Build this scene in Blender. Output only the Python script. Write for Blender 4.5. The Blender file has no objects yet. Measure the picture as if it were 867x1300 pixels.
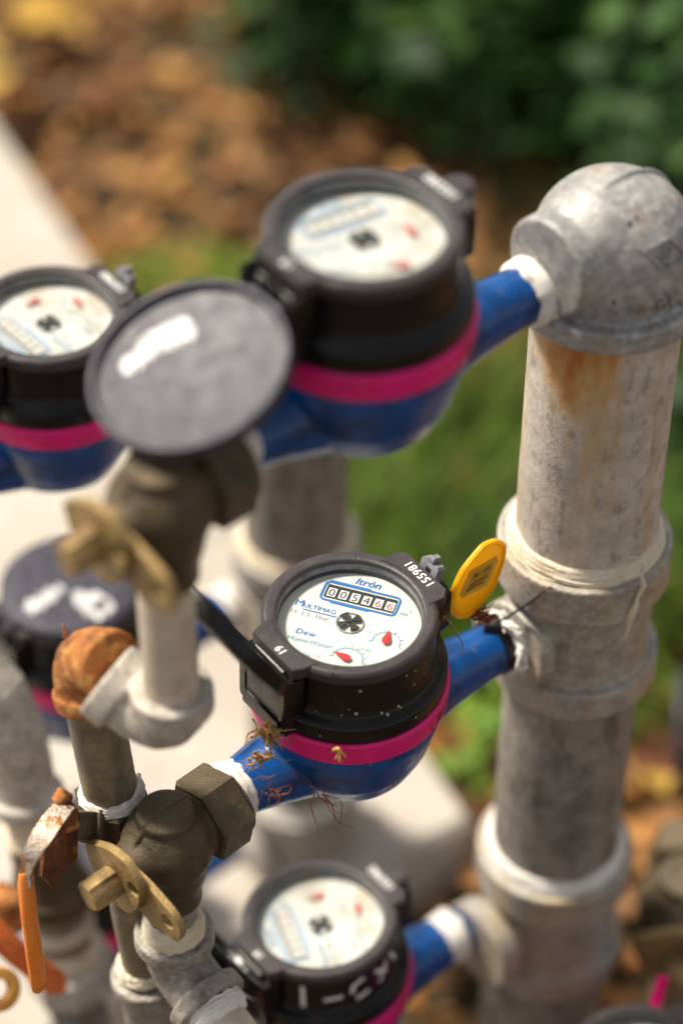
import bpy, bmesh, math, random
from mathutils import Vector, Matrix, noise
from mathutils.bvhtree import BVHTree
random.seed(7)
S = bpy.context.scene
C = S.collection
R = math.radians

# ------------------------------------------------------------ camera
CAM_H = 1.53; PITCH = 43.0; FPX = 3240.0; PW, PH = 867.0, 1300.0
cam = bpy.data.cameras.new('camera'); co = bpy.data.objects.new('camera', cam); C.objects.link(co)
co.location = (0, 0, CAM_H); co.rotation_euler = (R(90 - PITCH), 0, 0)
cam.sensor_fit = 'VERTICAL'; cam.sensor_height = 36; cam.sensor_width = 24
cam.lens = 36 * FPX / PH; cam.clip_start = .05; cam.clip_end = 2000
cam.dof.use_dof = True; cam.dof.focus_distance = 1.295; cam.dof.aperture_fstop = 2.35
S.camera = co
S.render.resolution_x = 682; S.render.resolution_y = 1024

# ------------------------------------------------------------ light
SUN_EL, SUN_AZ = 56.0, -62.0          # azimuth from +Y, clockwise
w = bpy.data.worlds.new('World'); S.world = w; w.use_nodes = True
nt = w.node_tree; bg = nt.nodes['Background']
sky = nt.nodes.new('ShaderNodeTexSky'); sky.sky_type = 'NISHITA'; sky.sun_disc = False
sky.sun_elevation = R(SUN_EL); sky.sun_rotation = R(SUN_AZ)
hs = nt.nodes.new('ShaderNodeHueSaturation'); hs.inputs['Saturation'].default_value = .10
nt.links.new(sky.outputs[0], hs.inputs['Color']); nt.links.new(hs.outputs[0], bg.inputs[0])
bg.inputs[1].default_value = .084
sl = bpy.data.lights.new('sun', 'SUN'); so = bpy.data.objects.new('sun', sl); C.objects.link(so)
sl.energy = 4.4; sl.angle = R(9); sl.color = (1, .91, .76)
sd = Vector((math.sin(R(SUN_AZ)) * math.cos(R(SUN_EL)), math.cos(R(SUN_AZ)) * math.cos(R(SUN_EL)), math.sin(R(SUN_EL))))
so.rotation_euler = sd.to_track_quat('Z', 'Y').to_euler()
S.view_settings.view_transform = 'Standard'; S.view_settings.look = 'None'
S.view_settings.exposure = 0.58; S.view_settings.gamma = 1

# ------------------------------------------------------------ pixel -> world
th = R(PITCH)
def P(px, py, z):
    a = (px - 433.5) / FPX; b = (650 - py) / FPX
    return Vector((z * a, z * (math.cos(th) + b * math.sin(th)), CAM_H + z * (b * math.cos(th) - math.sin(th))))
def G(px, py, h=0.0):
    v = P(px, py, 1) - Vector((0, 0, CAM_H)); t = (h - CAM_H) / v.z
    return Vector((0, 0, CAM_H)) + v * t

# ------------------------------------------------------------ mesh helpers
class MB:
    def __init__(s): s.v = []; s.f = []
    def add(s, v, f, M=None):
        n = len(s.v); s.v += [tuple(M @ Vector(p)) if M else tuple(p) for p in v]
        s.f += [tuple(i + n for i in q) for q in f]; return s
    def lathe(s, prof, M=None, seg=64, closed=False):
        v = []; f = []; n = len(prof)
        for j in range(seg):
            a = 2 * math.pi * j / seg; c, d = math.cos(a), math.sin(a)
            v += [(r * c, r * d, z) for r, z in prof]
        for j in range(seg):
            k = (j + 1) % seg
            for i in range(n - 1 if not closed else n):
                i2 = (i + 1) % n
                f.append((j * n + i, k * n + i, k * n + i2, j * n + i2))
        if not closed:
            if prof[0][0] > 1e-6: f.append(tuple(j * n for j in range(seg))[::-1])
            if prof[-1][0] > 1e-6: f.append(tuple(j * n + n - 1 for j in range(seg)))
        return s.add(v, f, M)
    def prism(s, poly, z0, z1, M=None, b=0.0):
        n = len(poly); cx = sum(p[0] for p in poly) / n; cy = sum(p[1] for p in poly) / n
        def ins(d):
            o = []
            for x, y in poly:
                l = math.hypot(x - cx, y - cy) or 1; k = max(0, (l - d) / l); o.append((cx + (x - cx) * k, cy + (y - cy) * k))
            return o
        rings = [(poly, z0), (poly, z1)] if b <= 0 else [(ins(b), z0), (poly, z0 + b), (poly, z1 - b), (ins(b), z1)]
        v = [(x, y, z) for pl, z in rings for x, y in pl]; f = [tuple(range(n))[::-1], tuple(range(len(v) - n, len(v)))]
        for k in range(len(rings) - 1):
            for i in range(n):
                j = (i + 1) % n; f.append((k * n + i, k * n + j, (k + 1) * n + j, (k + 1) * n + i))
        return s.add(v, f, M)
    def box(s, sx, sy, sz, M=None, b=.0008):
        x, y = sx / 2, sy / 2
        return s.prism([(-x, -y), (x, -y), (x, y), (-x, y)], -sz / 2, sz / 2, M, b)
    def tube(s, pts, rad, seg=16, caps=True, squash=1.0):
        pts = [Vector(p) for p in pts]; n = len(pts)
        if not hasattr(rad, '__len__'): rad = [rad] * n
        t = [(pts[min(i + 1, n - 1)] - pts[max(i - 1, 0)]).normalized() for i in range(n)]
        u = t[0].orthogonal().normalized(); v = []; f = []
        for i in range(n):
            u = (u - t[i] * u.dot(t[i])).normalized(); w_ = t[i].cross(u)
            for k in range(seg):
                a = 2 * math.pi * k / seg; v.append(tuple(pts[i] + (u * math.cos(a) + w_ * math.sin(a) * squash) * rad[i]))
        for i in range(n - 1):
            for k in range(seg):
                l = (k + 1) % seg; f.append((i * seg + k, i * seg + l, (i + 1) * seg + l, (i + 1) * seg + k))
        if caps: f.append(tuple(range(seg))[::-1]); f.append(tuple(range((n - 1) * seg, n * seg)))
        return s.add(v, f)
    def sphere(s, c, r, seg=32, sc=(1, 1, 1)):
        m = 16; prof = [(r * math.sin(math.pi * i / m), -r * math.cos(math.pi * i / m)) for i in range(m + 1)]
        prof[0] = (0, -r); prof[-1] = (0, r)
        return s.lathe(prof, Matrix.Translation(c) @ Matrix.Diagonal((*sc, 1)), seg)

def rp(prof, r=.0008, n=3):
    """round the inner corners of a profile"""
    out = [prof[0]]
    for i in range(1, len(prof) - 1):
        a, b, c = (Vector(prof[i - 1]), Vector(prof[i]), Vector(prof[i + 1]))
        q = min(r, (a - b).length * .45, (c - b).length * .45)
        p0 = b + (a - b).normalized() * q; p2 = b + (c - b).normalized() * q
        for k in range(n + 1):
            t = k / n; out.append(tuple(p0 * (1 - t) ** 2 + b * 2 * t * (1 - t) + p2 * t * t))
    out.append(prof[-1]); return out

def put(name, mb, mat, parent=None, angle=40, label=None, clean=True):
    me = bpy.data.meshes.new(name); me.from_pydata(mb.v, [], mb.f); me.validate()
    if clean:
        bm = bmesh.new(); bm.from_mesh(me); bmesh.ops.remove_doubles(bm, verts=bm.verts, dist=1e-6)
        bmesh.ops.recalc_face_normals(bm, faces=bm.faces); bm.to_mesh(me); bm.free()
    o = bpy.data.objects.new(name, me); C.objects.link(o)
    for m in (mat if isinstance(mat, (list, tuple)) else [mat]): me.materials.append(m)
    if angle is not None:
        me.polygons.foreach_set('use_smooth', [True] * len(me.polygons)); me.set_sharp_from_angle(angle=R(angle))
    if parent is not None: o.parent = parent
    if label: o['label'] = label
    return o
def fuse(name, mb, mat, parent=None, voxel=.0012, smooth=6, wob=0.0, label=None):
    """cast metal: union of the shells, softened at the joins"""
    me = bpy.data.meshes.new(name + '_raw'); me.from_pydata(mb.v, [], mb.f)
    bm = bmesh.new(); bm.from_mesh(me); bmesh.ops.remove_doubles(bm, verts=bm.verts, dist=1e-6)
    bmesh.ops.recalc_face_normals(bm, faces=bm.faces); bm.to_mesh(me); bm.free()
    o = bpy.data.objects.new(name, me); C.objects.link(o)
    r_ = o.modifiers.new('r', 'REMESH'); r_.mode = 'VOXEL'; r_.voxel_size = voxel
    m_ = o.modifiers.new('s', 'SMOOTH'); m_.factor = .5; m_.iterations = smooth
    dg = bpy.context.evaluated_depsgraph_get()
    new = bpy.data.meshes.new_from_object(o.evaluated_get(dg)); o.modifiers.clear(); o.data = new; bpy.data.meshes.remove(me)
    new.name = name
    if wob:
        for v in new.vertices: v.co += Vector(noise.noise_vector(v.co * 55)) * wob + Vector(noise.noise_vector(v.co * 230)) * wob * .3
    new.materials.clear(); new.materials.append(mat)
    new.polygons.foreach_set('use_smooth', [True] * len(new.polygons))
    if parent is not None: o.parent = parent
    if label: o['label'] = label
    return o
def frame(origin, zdir, xhint=None):
    z = Vector(zdir).normalized(); x = Vector(xhint) if xhint is not None else z.orthogonal()
    x = (x - z * x.dot(z)).normalized(); y = z.cross(x)
    M = Matrix.Identity(4)
    for i in range(3): M[i][0] = x[i]; M[i][1] = y[i]; M[i][2] = z[i]; M[i][3] = origin[i]
    return M
def thing(name, label, cat, loc, rot=None, group=None):
    o = bpy.data.objects.new(name, None); C.objects.link(o); o.empty_display_size = .02
    o.location = loc
    if rot is not None: o.rotation_euler = rot
    o['label'] = label; o['category'] = cat
    if group: o['group'] = group
    return o
def tag(o, label, cat, group=None):
    o['label'] = label; o['category'] = cat
    if group: o['group'] = group
    return o
def copy_tree(o, parent=None):
    c = o.copy(); C.objects.link(c); c.parent = parent
    for ch in [x for x in bpy.data.objects if x.parent == o and x is not c]: copy_tree(ch, c)
    return c
_tc = {}
def text_mesh(s, size, bold=0.0, shear=0.0, extrude=0.0, align='CENTER', spacing=1.0):
    k = (s, size, bold, shear, extrude, align, spacing)
    if k not in _tc:
        cu = bpy.data.curves.new('t', 'FONT'); cu.body = s; cu.size = size; cu.offset = bold; cu.shear = shear
        cu.extrude = extrude; cu.align_x = align; cu.align_y = 'CENTER'; cu.space_character = spacing; cu.resolution_u = 3
        o = bpy.data.objects.new('t', cu); C.objects.link(o); bpy.context.view_layer.update()
        me = o.evaluated_get(bpy.context.evaluated_depsgraph_get()).to_mesh()
        _tc[k] = ([tuple(v.co) for v in me.vertices], [tuple(p.vertices) for p in me.polygons])
        bpy.data.objects.remove(o); bpy.data.curves.remove(cu)
    return _tc[k]
def stroke2d(pts, wd):
    """flat ribbon along a 2D polyline"""
    v = []; f = []; n = len(pts)
    for i in range(n):
        a = Vector(pts[max(i - 1, 0)]); b = Vector(pts[min(i + 1, n - 1)]); t = (b - a).normalized(); nn = Vector((-t.y, t.x)) * wd / 2; p = Vector(pts[i])
        v += [(*(p + nn), 0), (*(p - nn), 0)]
    for i in range(n - 1): f.append((2 * i, 2 * i + 1, 2 * i + 3, 2 * i + 2))
    return v, f
def arc2d(cx, cy, r, a0, a1, n=16): return [(cx + r * math.cos(R(a0 + (a1 - a0) * i / n)), cy + r * math.sin(R(a0 + (a1 - a0) * i / n))) for i in range(n + 1)]
def project(mb, vf, origin, ex, ey, direction, bvh, off):
    v, f = vf; out = []
    d = Vector(direction).normalized(); ex = Vector(ex).normalized(); ey = Vector(ey).normalized()
    for p in v:
        q = Vector(origin) + ex * p[0] + ey * p[1]
        h = bvh.ray_cast(q - d * .2, d)
        hit = h[0] if h[0] is not None else q
        out.append(tuple(hit - d * (off + p[2])))
    mb.add(out, f)
def bvh_of(o):
    return BVHTree.FromPolygons([tuple(v.co) for v in o.data.vertices], [tuple(p.vertices) for p in o.data.polygons])

# ------------------------------------------------------------ materials
def mat(name, base, rough=.5, metal=0.0, bump=0.0, bscale=400, layers=(), rvar=0.0, spec=None, coat=0, trans=0, sub=0, bdist=.001):
    """layers: (color, scale, threshold, softness, detail[, stretch vector, rough])"""
    m = bpy.data.materials.new(name); m.use_nodes = True; t = m.node_tree; N = t.nodes; L = t.links
    b = N['Principled BSDF']; b.inputs['Metallic'].default_value = metal; b.inputs['Roughness'].default_value = rough
    if spec is not None: b.inputs['Specular IOR Level'].default_value = spec
    if coat: b.inputs['Coat Weight'].default_value = coat; b.inputs['Coat Roughness'].default_value = .12
    tc = N.new('ShaderNodeTexCoord')
    cur = None
    if isinstance(base[0], (tuple, list)):
        n0 = N.new('ShaderNodeTexNoise'); n0.inputs['Scale'].default_value = base[2]; n0.inputs['Detail'].default_value = 6; n0.inputs['Roughness'].default_value = .65
        L.new(tc.outputs['Object'], n0.inputs['Vector'])
        r0 = N.new('ShaderNodeValToRGB'); r0.color_ramp.elements[0].position = .32; r0.color_ramp.elements[1].position = .68
        r0.color_ramp.elements[0].color = (*base[0], 1); r0.color_ramp.elements[1].color = (*base[1], 1)
        L.new(n0.outputs['Fac'], r0.inputs[0]); cur = r0.outputs[0]
    else:
        rgb = N.new('ShaderNodeRGB'); rgb.outputs[0].default_value = (*base, 1); cur = rgb.outputs[0]
    if 'galvanised' in name:      # zinc spangle: flat crystals of slightly different grey
        vo = N.new('ShaderNodeTexVoronoi'); vo.inputs['Scale'].default_value = 330; L.new(tc.outputs['Object'], vo.inputs['Vector'])
        sp_ = N.new('ShaderNodeSeparateColor'); L.new(vo.outputs['Color'], sp_.inputs[0])
        mq = N.new('ShaderNodeMapRange'); mq.inputs[3].default_value = .80; mq.inputs[4].default_value = 1.22; L.new(sp_.outputs[0], mq.inputs[0])
        vm = N.new('ShaderNodeVectorMath'); vm.operation = 'SCALE'; L.new(cur, vm.inputs[0]); L.new(mq.outputs[0], vm.inputs['Scale']); cur = vm.outputs[0]
    for k, ly in enumerate(layers):
        col, sc, thr, soft, det = ly[:5]; st = ly[5] if len(ly) > 5 and ly[5] else (1, 1, 1)
        mp = N.new('ShaderNodeMapping'); mp.inputs['Scale'].default_value = st; mp.inputs['Location'].default_value = (k * 3.7 + 1, k * 1.3, k * 2.1)
        L.new(tc.outputs['Object'], mp.inputs[0])
        n = N.new('ShaderNodeTexNoise'); n.inputs['Scale'].default_value = sc; n.inputs['Detail'].default_value = det; n.inputs['Roughness'].default_value = .6
        L.new(mp.outputs[0], n.inputs['Vector'])
        mr = N.new('ShaderNodeMapRange'); mr.inputs[1].default_value = thr - soft; mr.inputs[2].default_value = thr + soft; mr.inputs[4].default_value = ly[6] if len(ly) > 6 else 1.0
        L.new(n.outputs['Fac'], mr.inputs[0])
        mx = N.new('ShaderNodeMix'); mx.data_type = 'RGBA'; L.new(mr.outputs[0], mx.inputs[0]); L.new(cur, mx.inputs[6]); mx.inputs[7].default_value = (*col, 1)
        cur = mx.outputs[2]
    L.new(cur, b.inputs['Base Color'])
    if rvar:
        n = N.new('ShaderNodeTexNoise'); n.inputs['Scale'].default_value = 90; n.inputs['Detail'].default_value = 5; L.new(tc.outputs['Object'], n.inputs['Vector'])
        mr = N.new('ShaderNodeMapRange'); mr.inputs[3].default_value = rough - rvar; mr.inputs[4].default_value = rough + rvar; mr.inputs[1].default_value = .3; mr.inputs[2].default_value = .7
        L.new(n.outputs['Fac'], mr.inputs[0]); L.new(mr.outputs[0], b.inputs['Roughness'])
    if bump:
        n = N.new('ShaderNodeTexNoise'); n.inputs['Scale'].default_value = bscale; n.inputs['Detail'].default_value = 6; n.inputs['Roughness'].default_value = .6
        L.new(tc.outputs['Object'], n.inputs['Vector'])
        bp = N.new('ShaderNodeBump'); bp.inputs['Strength'].default_value = bump; bp.inputs['Distance'].default_value = bdist
        L.new(n.outputs['Fac'], bp.inputs['Height']); L.new(bp.outputs[0], b.inputs['Normal'])
    if trans:
        b.inputs['Subsurface Weight'].default_value = 0
        tr = N.new('ShaderNodeBsdfTranslucent'); L.new(cur, tr.inputs[0]); ms = N.new('ShaderNodeMixShader'); ms.inputs[0].default_value = trans
        L.new(b.outputs[0], ms.inputs[1]); L.new(tr.outputs[0], ms.inputs[2]); L.new(ms.outputs[0], N['Material Output'].inputs[0])
    return m
GALV = mat('galvanised_iron', ((.27, .268, .265), (.42, .415, .41), 110), .48, .25, .6, 460,
           layers=[((.15, .14, .13), 150, .62, .10, 8, None, .45), ((.58, .56, .54), 40, .60, .08, 8, None, .4), ((.44, .32, .17), 26, .60, .07, 7, (1, 1, .35), .5), ((.25, .12, .04), 60, .70, .05, 7, (1, 1, .4), .6), ((.12, .11, .10), 480, .70, .05, 4, None, .6)], rvar=.1)
GALV_W = mat('warm_galvanised_iron', ((.38, .345, .30), (.56, .51, .45), 90), .5, .15, .6, 460, layers=[((.22, .17, .12), 60, .62, .08, 8, None, .5), ((.70, .67, .62), 50, .60, .08, 8, None, .5)], rvar=.08)
GALV_M = mat('dull_galvanised_iron', ((.21, .185, .16), (.38, .35, .31), 100), .5, .15, .9, 420, layers=[((.12, .10, .08), 130, .60, .08, 8, None, .6), ((.52, .48, .42), 60, .60, .08, 8, None, .5), ((.34, .20, .08), 40, .66, .06, 7, None, .5)], rvar=.1)
GALV_T = mat('aged_galvanised_iron', ((.28, .255, .228), (.44, .41, .37), 100), .5, .15, .7, 460, layers=[((.15, .135, .12), 150, .62, .10, 8, None, .45), ((.58, .54, .48), 40, .60, .08, 8, None, .4), ((.50, .36, .18), 24, .58, .08, 7, (1, 1, .35), .5), ((.12, .11, .10), 480, .70, .05, 4, None, .6)], rvar=.1)
PIPE_W = mat('weathered_pipe', ((.42, .365, .31), (.66, .59, .52), 75), .6, .1, .4, 420,
             layers=[((.24, .21, .19), 170, .60, .07, 9, (1, 1, .5), .7), ((.55, .38, .18), 45, .58, .06, 7, (1, 1, .12), .65), ((.75, .71, .66), 60, .66, .07, 6, (1, 1, .4), .6)])
PIPE_D = mat('grey_pipe', ((.17, .152, .135), (.34, .305, .27), 85), .55, .12, .4, 420,
             layers=[((.09, .08, .07), 60, .57, .08, 8, (1, 1, .5), .8), ((.45, .41, .36), 300, .64, .07, 5, None, .6), ((.42, .37, .29), 90, .66, .07, 8, (1, 1, .3), .6)], rvar=.08)
PIPE_S = mat('small_pipe', ((.15, .12, .07), (.30, .24, .15), 80), .5, .2, .3, 500,
             layers=[((.11, .10, .08), 70, .58, .08, 8, (1, 1, .4), .8), ((.45, .34, .18), 60, .66, .06, 8, (1, 1, .3), .7)])
PIPE_L = mat('pale_pipe', ((.50, .42, .33), (.68, .59, .48), 60), .55, .1, .3, 500, layers=[((.33, .25, .17), 60, .62, .08, 6, None, .6)])
BRASS = mat('dull_brass', ((.080, .058, .032), (.150, .112, .065), 70), .5, .45, .7, 900,
            layers=[((.05, .04, .03), 40, .60, .10, 6, None, .8), ((.34, .25, .13), 70, .68, .06, 6, None, .6)], rvar=.08)
BRASS_Y = mat('yellow_brass', ((.32, .21, .08), (.46, .31, .13), 60), .5, .4, .6, 700, layers=[((.11, .07, .035), 60, .58, .10, 8, None, .8), ((.50, .38, .22), 200, .68, .05, 6, None, .5)], rvar=.08)
RUST = mat('rust', ((.30, .09, .022), (.50, .19, .045), 110), .85, 0, 1.0, 420,
           layers=[((.62, .33, .09), 150, .58, .08, 8), ((.12, .04, .015), 70, .60, .07, 8, None, .85), ((.72, .45, .25), 260, .68, .05, 6, None, .6)], bdist=.002)
RUST_D = mat('rusted_steel', ((.10, .035, .018), (.28, .10, .03), 90), .7, .3, .8, 500,
             layers=[((.55, .25, .06), 120, .66, .05, 6), ((.45, .33, .26), 70, .70, .04, 6)], bdist=.0015)
STEEL = mat('worn_plated_steel', ((.34, .27, .22), (.55, .47, .40), 200), .38, .8, .4, 700, layers=[((.30, .12, .03), 160, .58, .07, 8), ((.10, .05, .03), 90, .66, .06, 8)])
TAPE = mat('thread_tape', ((.70, .66, .60), (.84, .81, .77), 90), .6, 0, .5, 600, layers=[((.42, .30, .13), 120, .70, .04, 8, None, .8)])
TAPE_C = mat('old_thread_tape', ((.60, .50, .34), (.80, .72, .58), 60), .6, 0, .5, 500, layers=[((.40, .25, .09), 130, .66, .05, 8, (1, 1, 2), .8)])
BLACK = mat('black_plastic', ((.003, .003, .0035), (.007, .0065, .007), 60), .28, 0, .15, 300, layers=[((.16, .13, .10), 420, .76, .02, 3, None, .5)], rvar=.07, spec=.35)
BEZEL = mat('dusty_black_plastic', ((.030, .025, .028), (.055, .046, .050), 80), .42, 0, .35, 700, layers=[((.13, .10, .11), 160, .70, .08, 8, None, .5), ((.008, .008, .008), 120, .66, .06, 8, None, .7)], rvar=.08)
LIDIN = mat('faded_black_plastic', ((.028, .027, .040), (.080, .077, .105), 160), .47, 0, .2, 300, layers=[((.25, .23, .28), 140, .70, .05, 8, None, .4), ((.04, .035, .045), 70, .64, .06, 5, None, .6)], rvar=.07, spec=.3)
INNER = mat('dusty_inner_wall', ((.10, .11, .12), (.30, .31, .33), 160), .7, 0, .3, 500)
BLUE = mat('blue_enamel', ((.001, .050, .21), (.0015, .085, .33), 50), .25, 0, .35, 160, layers=[((.004, .016, .06), 50, .58, .07, 9, None, .75), ((.25, .29, .36), 240, .71, .02, 6, None, .6), ((.20, .15, .09), 90, .70, .05, 8, None, .6)], rvar=.1)
PINK = mat('magenta_seal', ((.72, .002, .15), (.86, .003, .22), 60), .38, 0, .25, 400, layers=[((.20, .01, .05), 80, .63, .06, 8, None, .65), ((.40, .30, .22), 260, .71, .03, 6, None, .5)], rvar=.06)
DIAL = mat('dial_card', ((.66, .66, .63), (.73, .73, .70), 40), .6, layers=[((.62, .60, .52), 70, .72, .05, 6, None, .4)])
DIAL_OLD = mat('stained_dial_card', ((.52, .52, .50), (.72, .73, .72), 60), .6, layers=[((.42, .34, .22), 45, .60, .09, 7, None, .7), ((.40, .42, .44), 120, .62, .09, 7, None, .5)])
PBLUE = mat('blue_print', (.02, .17, .52), .6)
PTEAL = mat('pale_blue_print', (.22, .45, .58), .6)
PGREY = mat('grey_print', (.35, .36, .40), .6)
PBLACK = mat('black_drum', (.02, .02, .022), .5)
PWHITE = mat('white_drum', (.75, .75, .72), .5)
PRED = mat('red_print', (.50, .08, .12), .5)
RED = mat('red_needle', (.60, .03, .045), .35)
PBLUE2 = mat('faded_blue_print', (.25, .40, .60), .6); PTEAL2 = mat('faded_pale_print', (.45, .56, .60), .6); PRED2 = mat('faded_red_print', (.55, .35, .36), .6); PBLACK2 = mat('faded_drum', (.28, .27, .27), .6); RED2 = mat('faded_red_needle', (.55, .16, .14), .5)
STAR = mat('leak_star', (.03, .035, .03), .4)
WHITE = mat('white_paint', (.80, .80, .80), .5, layers=[((.25, .22, .22), 700, .68, .05, 3, None, .7)])
YEL = mat('yellow_plastic', ((.92, .56, .008), (.95, .66, .03), 60), .35, 0, .1, 400, layers=[((.75, .30, .005), 70, .66, .08, 6, None, .5)], trans=.45)
TAGF = mat('tag_print_field', ((.66, .36, .03), (.80, .46, .04), 120), .5, layers=[((.42, .22, .03), 200, .64, .06, 6, None, .5)])
TAGINK = mat('tag_ink', (.16, .07, .02), .6)
ORANGE = mat('orange_vinyl', ((.82, .20, .02), (.90, .28, .05), 60), .2, 0, .15, 300, layers=[((.45, .06, .01), 60, .66, .07, 6, None, .8)])
ORANGE2 = mat('reddish_orange_vinyl', ((.75, .14, .02), (.84, .24, .06), 60), .4, layers=[((.45, .06, .01), 60, .62, .07, 6, None, .8)])
ROOT = mat('dry_root', ((.25, .12, .04), (.50, .30, .10), 200), .9)
ROOT_R = mat('dark_dry_root', ((.12, .04, .02), (.30, .10, .04), 200), .9)
GREYP = mat('grey_scuffed_plastic', ((.15, .15, .17), (.30, .30, .32), 160), .5, bump=.3)
CONC = mat('pale_concrete', ((.42, .375, .33), (.55, .505, .45), 6), .85, 0, .4, 60, layers=[((.38, .33, .27), 7, .58, .1, 8, None, .7), ((.22, .18, .14), 60, .66, .07, 6, None, .5), ((.16, .12, .08), 18, .68, .05, 8, None, .6)], bdist=.004)
SOIL = mat('soil', ((.045, .026, .015), (.13, .075, .038), 14), .95, 0, .9, 40, layers=[((.20, .11, .05), 40, .6, .1, 8), ((.03, .05, .015), 3, .55, .1, 5, None, .6)], bdist=.02)
glass = bpy.data.materials.new('clear_glass'); glass.use_nodes = True
_t = glass.node_tree; _t.nodes.remove(_t.nodes['Principled BSDF'])
_g = _t.nodes.new('ShaderNodeBsdfGlossy'); _g.inputs['Roughness'].default_value = .08; _tr = _t.nodes.new('ShaderNodeBsdfTransparent'); _tr.inputs[0].default_value = (.97, .98, .97, 1)
_fr = _t.nodes.new('ShaderNodeFresnel'); _fr.inputs[0].default_value = 1.45; _mm = _t.nodes.new('ShaderNodeMixShader')
_t.links.new(_fr.outputs[0], _mm.inputs[0]); _t.links.new(_tr.outputs[0], _mm.inputs[1]); _t.links.new(_g.outputs[0], _mm.inputs[2]); _t.links.new(_mm.outputs[0], _t.nodes['Material Output'].inputs[0])
def leafmat(name, cols, trans=.35, rough=.65):
    m = bpy.data.materials.new(name); m.use_nodes = True; t = m.node_tree; N = t.nodes; L = t.links; b = N['Principled BSDF']; b.inputs['Roughness'].default_value = rough
    g = N.new('ShaderNodeNewGeometry'); r = N.new('ShaderNodeValToRGB'); r.color_ramp.interpolation = 'LINEAR'
    e = r.color_ramp.elements; e[0].color = (*cols[0], 1); e[1].color = (*cols[-1], 1)
    for i, c in enumerate(cols[1:-1]): q = e.new((i + 1) / (len(cols) - 1)); q.color = (*c, 1)
    L.new(g.outputs['Random Per Island'], r.inputs[0]); L.new(r.outputs[0], b.inputs['Base Color'])
    tr = N.new('ShaderNodeBsdfTranslucent'); L.new(r.outputs[0], tr.inputs[0]); ms = N.new('ShaderNodeMixShader'); ms.inputs[0].default_value = trans
    L.new(b.outputs[0], ms.inputs[1]); L.new(tr.outputs[0], ms.inputs[2]); L.new(ms.outputs[0], N['Material Output'].inputs[0]); return m
LITTER = leafmat('dry_leaves', [(.045, .02, .008), (.28, .11, .03), (.46, .19, .04), (.06, .026, .012), (.62, .32, .08), (.30, .15, .06), (.10, .04, .014)], .1, .7)
YLEAF_SUNSPOT = leafmat('yellow_leaves', [(.75, .42, .03), (.80, .55, .15)], .3, .6)  # one real yellow leaf, and the sunspots painted in the top left corner
GREEN = leafmat('bush_leaves', [(.010, .035, .005), (.035, .11, .012), (.018, .055, .008), (.09, .20, .03)], .3)
GRASS = leafmat('grass_blades', [(.02, .055, .004), (.09, .24, .008), (.24, .33, .03), (.03, .08, .006), (.16, .12, .04)], .35)
WEED = leafmat('weed_leaves', [(.20, .36, .03), (.30, .46, .05), (.12, .26, .03)], .35)
STEM = mat('brown_stem', (.10, .07, .04), .8)

# ------------------------------------------------------------ setting
def structure(o): o['kind'] = 'structure'; return o
def stuff(o): o['kind'] = 'stuff'; return o
gm = MB(); n = 60
xs = [-150, -60, -20, -8, -4] + [-2.4 + .12 * i for i in range(41)] + [4, 8, 20, 60, 150]
ys = [-150, -40, -10, -3, 0] + [.5 + .12 * i for i in range(41)] + [7, 12, 30, 80, 200]
gm.add([(x, y, (noise.noise(Vector((x * 2.2, y * 2.2, 0))) * .018 - .01) if abs(x) < 3.9 and .4 < y < 6 else -.01) for y in ys for x in xs],
       [(j * len(xs) + i, j * len(xs) + i + 1, (j + 1) * len(xs) + i + 1, (j + 1) * len(xs) + i) for j in range(len(ys) - 1) for i in range(len(xs) - 1)])
structure(put('ground', gm, SOIL))
SLAB = .07
e0, e1, e2 = G(2, 168, SLAB), G(598, 1040, SLAB), G(285, 1200, SLAB)
ed = (e0 - e1).normalized(); fd = (e2 - e1).normalized()
sm = MB(); poly = [e1 + ed * 2.9, e1, e1 + fd * 1.2, e1 + fd * 1.2 + ed * 2.9]
sm.prism([(p.x, p.y) for p in poly][::-1], -.05, SLAB, b=.006)
structure(put('concrete_path', sm, CONC))

def leaf_vf(p, yaw, pitch, roll, ln, wd, fold=.25):
    M = Matrix.Translation(p) @ Matrix.Rotation(yaw, 4, 'Z') @ Matrix.Rotation(pitch, 4, 'Y') @ Matrix.Rotation(roll, 4, 'X')
    v = [(0, 0, 0), (ln * .35, wd * .5, wd * fold), (ln * .4, 0, ln * .03), (ln * .35, -wd * .5, wd * fold), (ln * .75, wd * .33, wd * fold * .5), (ln * .75, -wd * .33, wd * fold * .5), (ln, 0, -ln * .08)]
    f = [(0, 2, 1), (0, 3, 2), (1, 2, 6, 4), (2, 3, 5, 6)]
    return [tuple(M @ Vector(q)) for q in v], f
def on_slab(p, m=0.0):
    q = p - e1; q.z = 0
    a = Vector((ed.x, ed.y)); b = Vector((fd.x, fd.y)); det = a.x * b.y - a.y * b.x
    u = (q.x * b.y - q.y * b.x) / det; v = (a.x * q.y - a.y * q.x) / det
    return u > -m and v > -m
rnd = random.Random(3)
lm = MB()
for i in range(19000):
    p = Vector((rnd.uniform(-1.6, 1.3), rnd.uniform(.9, 3.9), 0))
    if on_slab(p): continue
    gz = noise.noise(Vector((p.x * 2.2, p.y * 2.2, 0))) * .018 - .01
    p.z = gz + rnd.uniform(.001, .03)
    l = rnd.uniform(.02, .055)
    v, f = leaf_vf(p, rnd.uniform(0, 6.3), rnd.gauss(0, .3), rnd.gauss(0, .4), l, l * rnd.uniform(.35, .6), rnd.uniform(-.3, .4)); lm.add(v, f)
stuff(put('leaf_litter', lm, LITTER, clean=False, angle=None))
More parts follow.
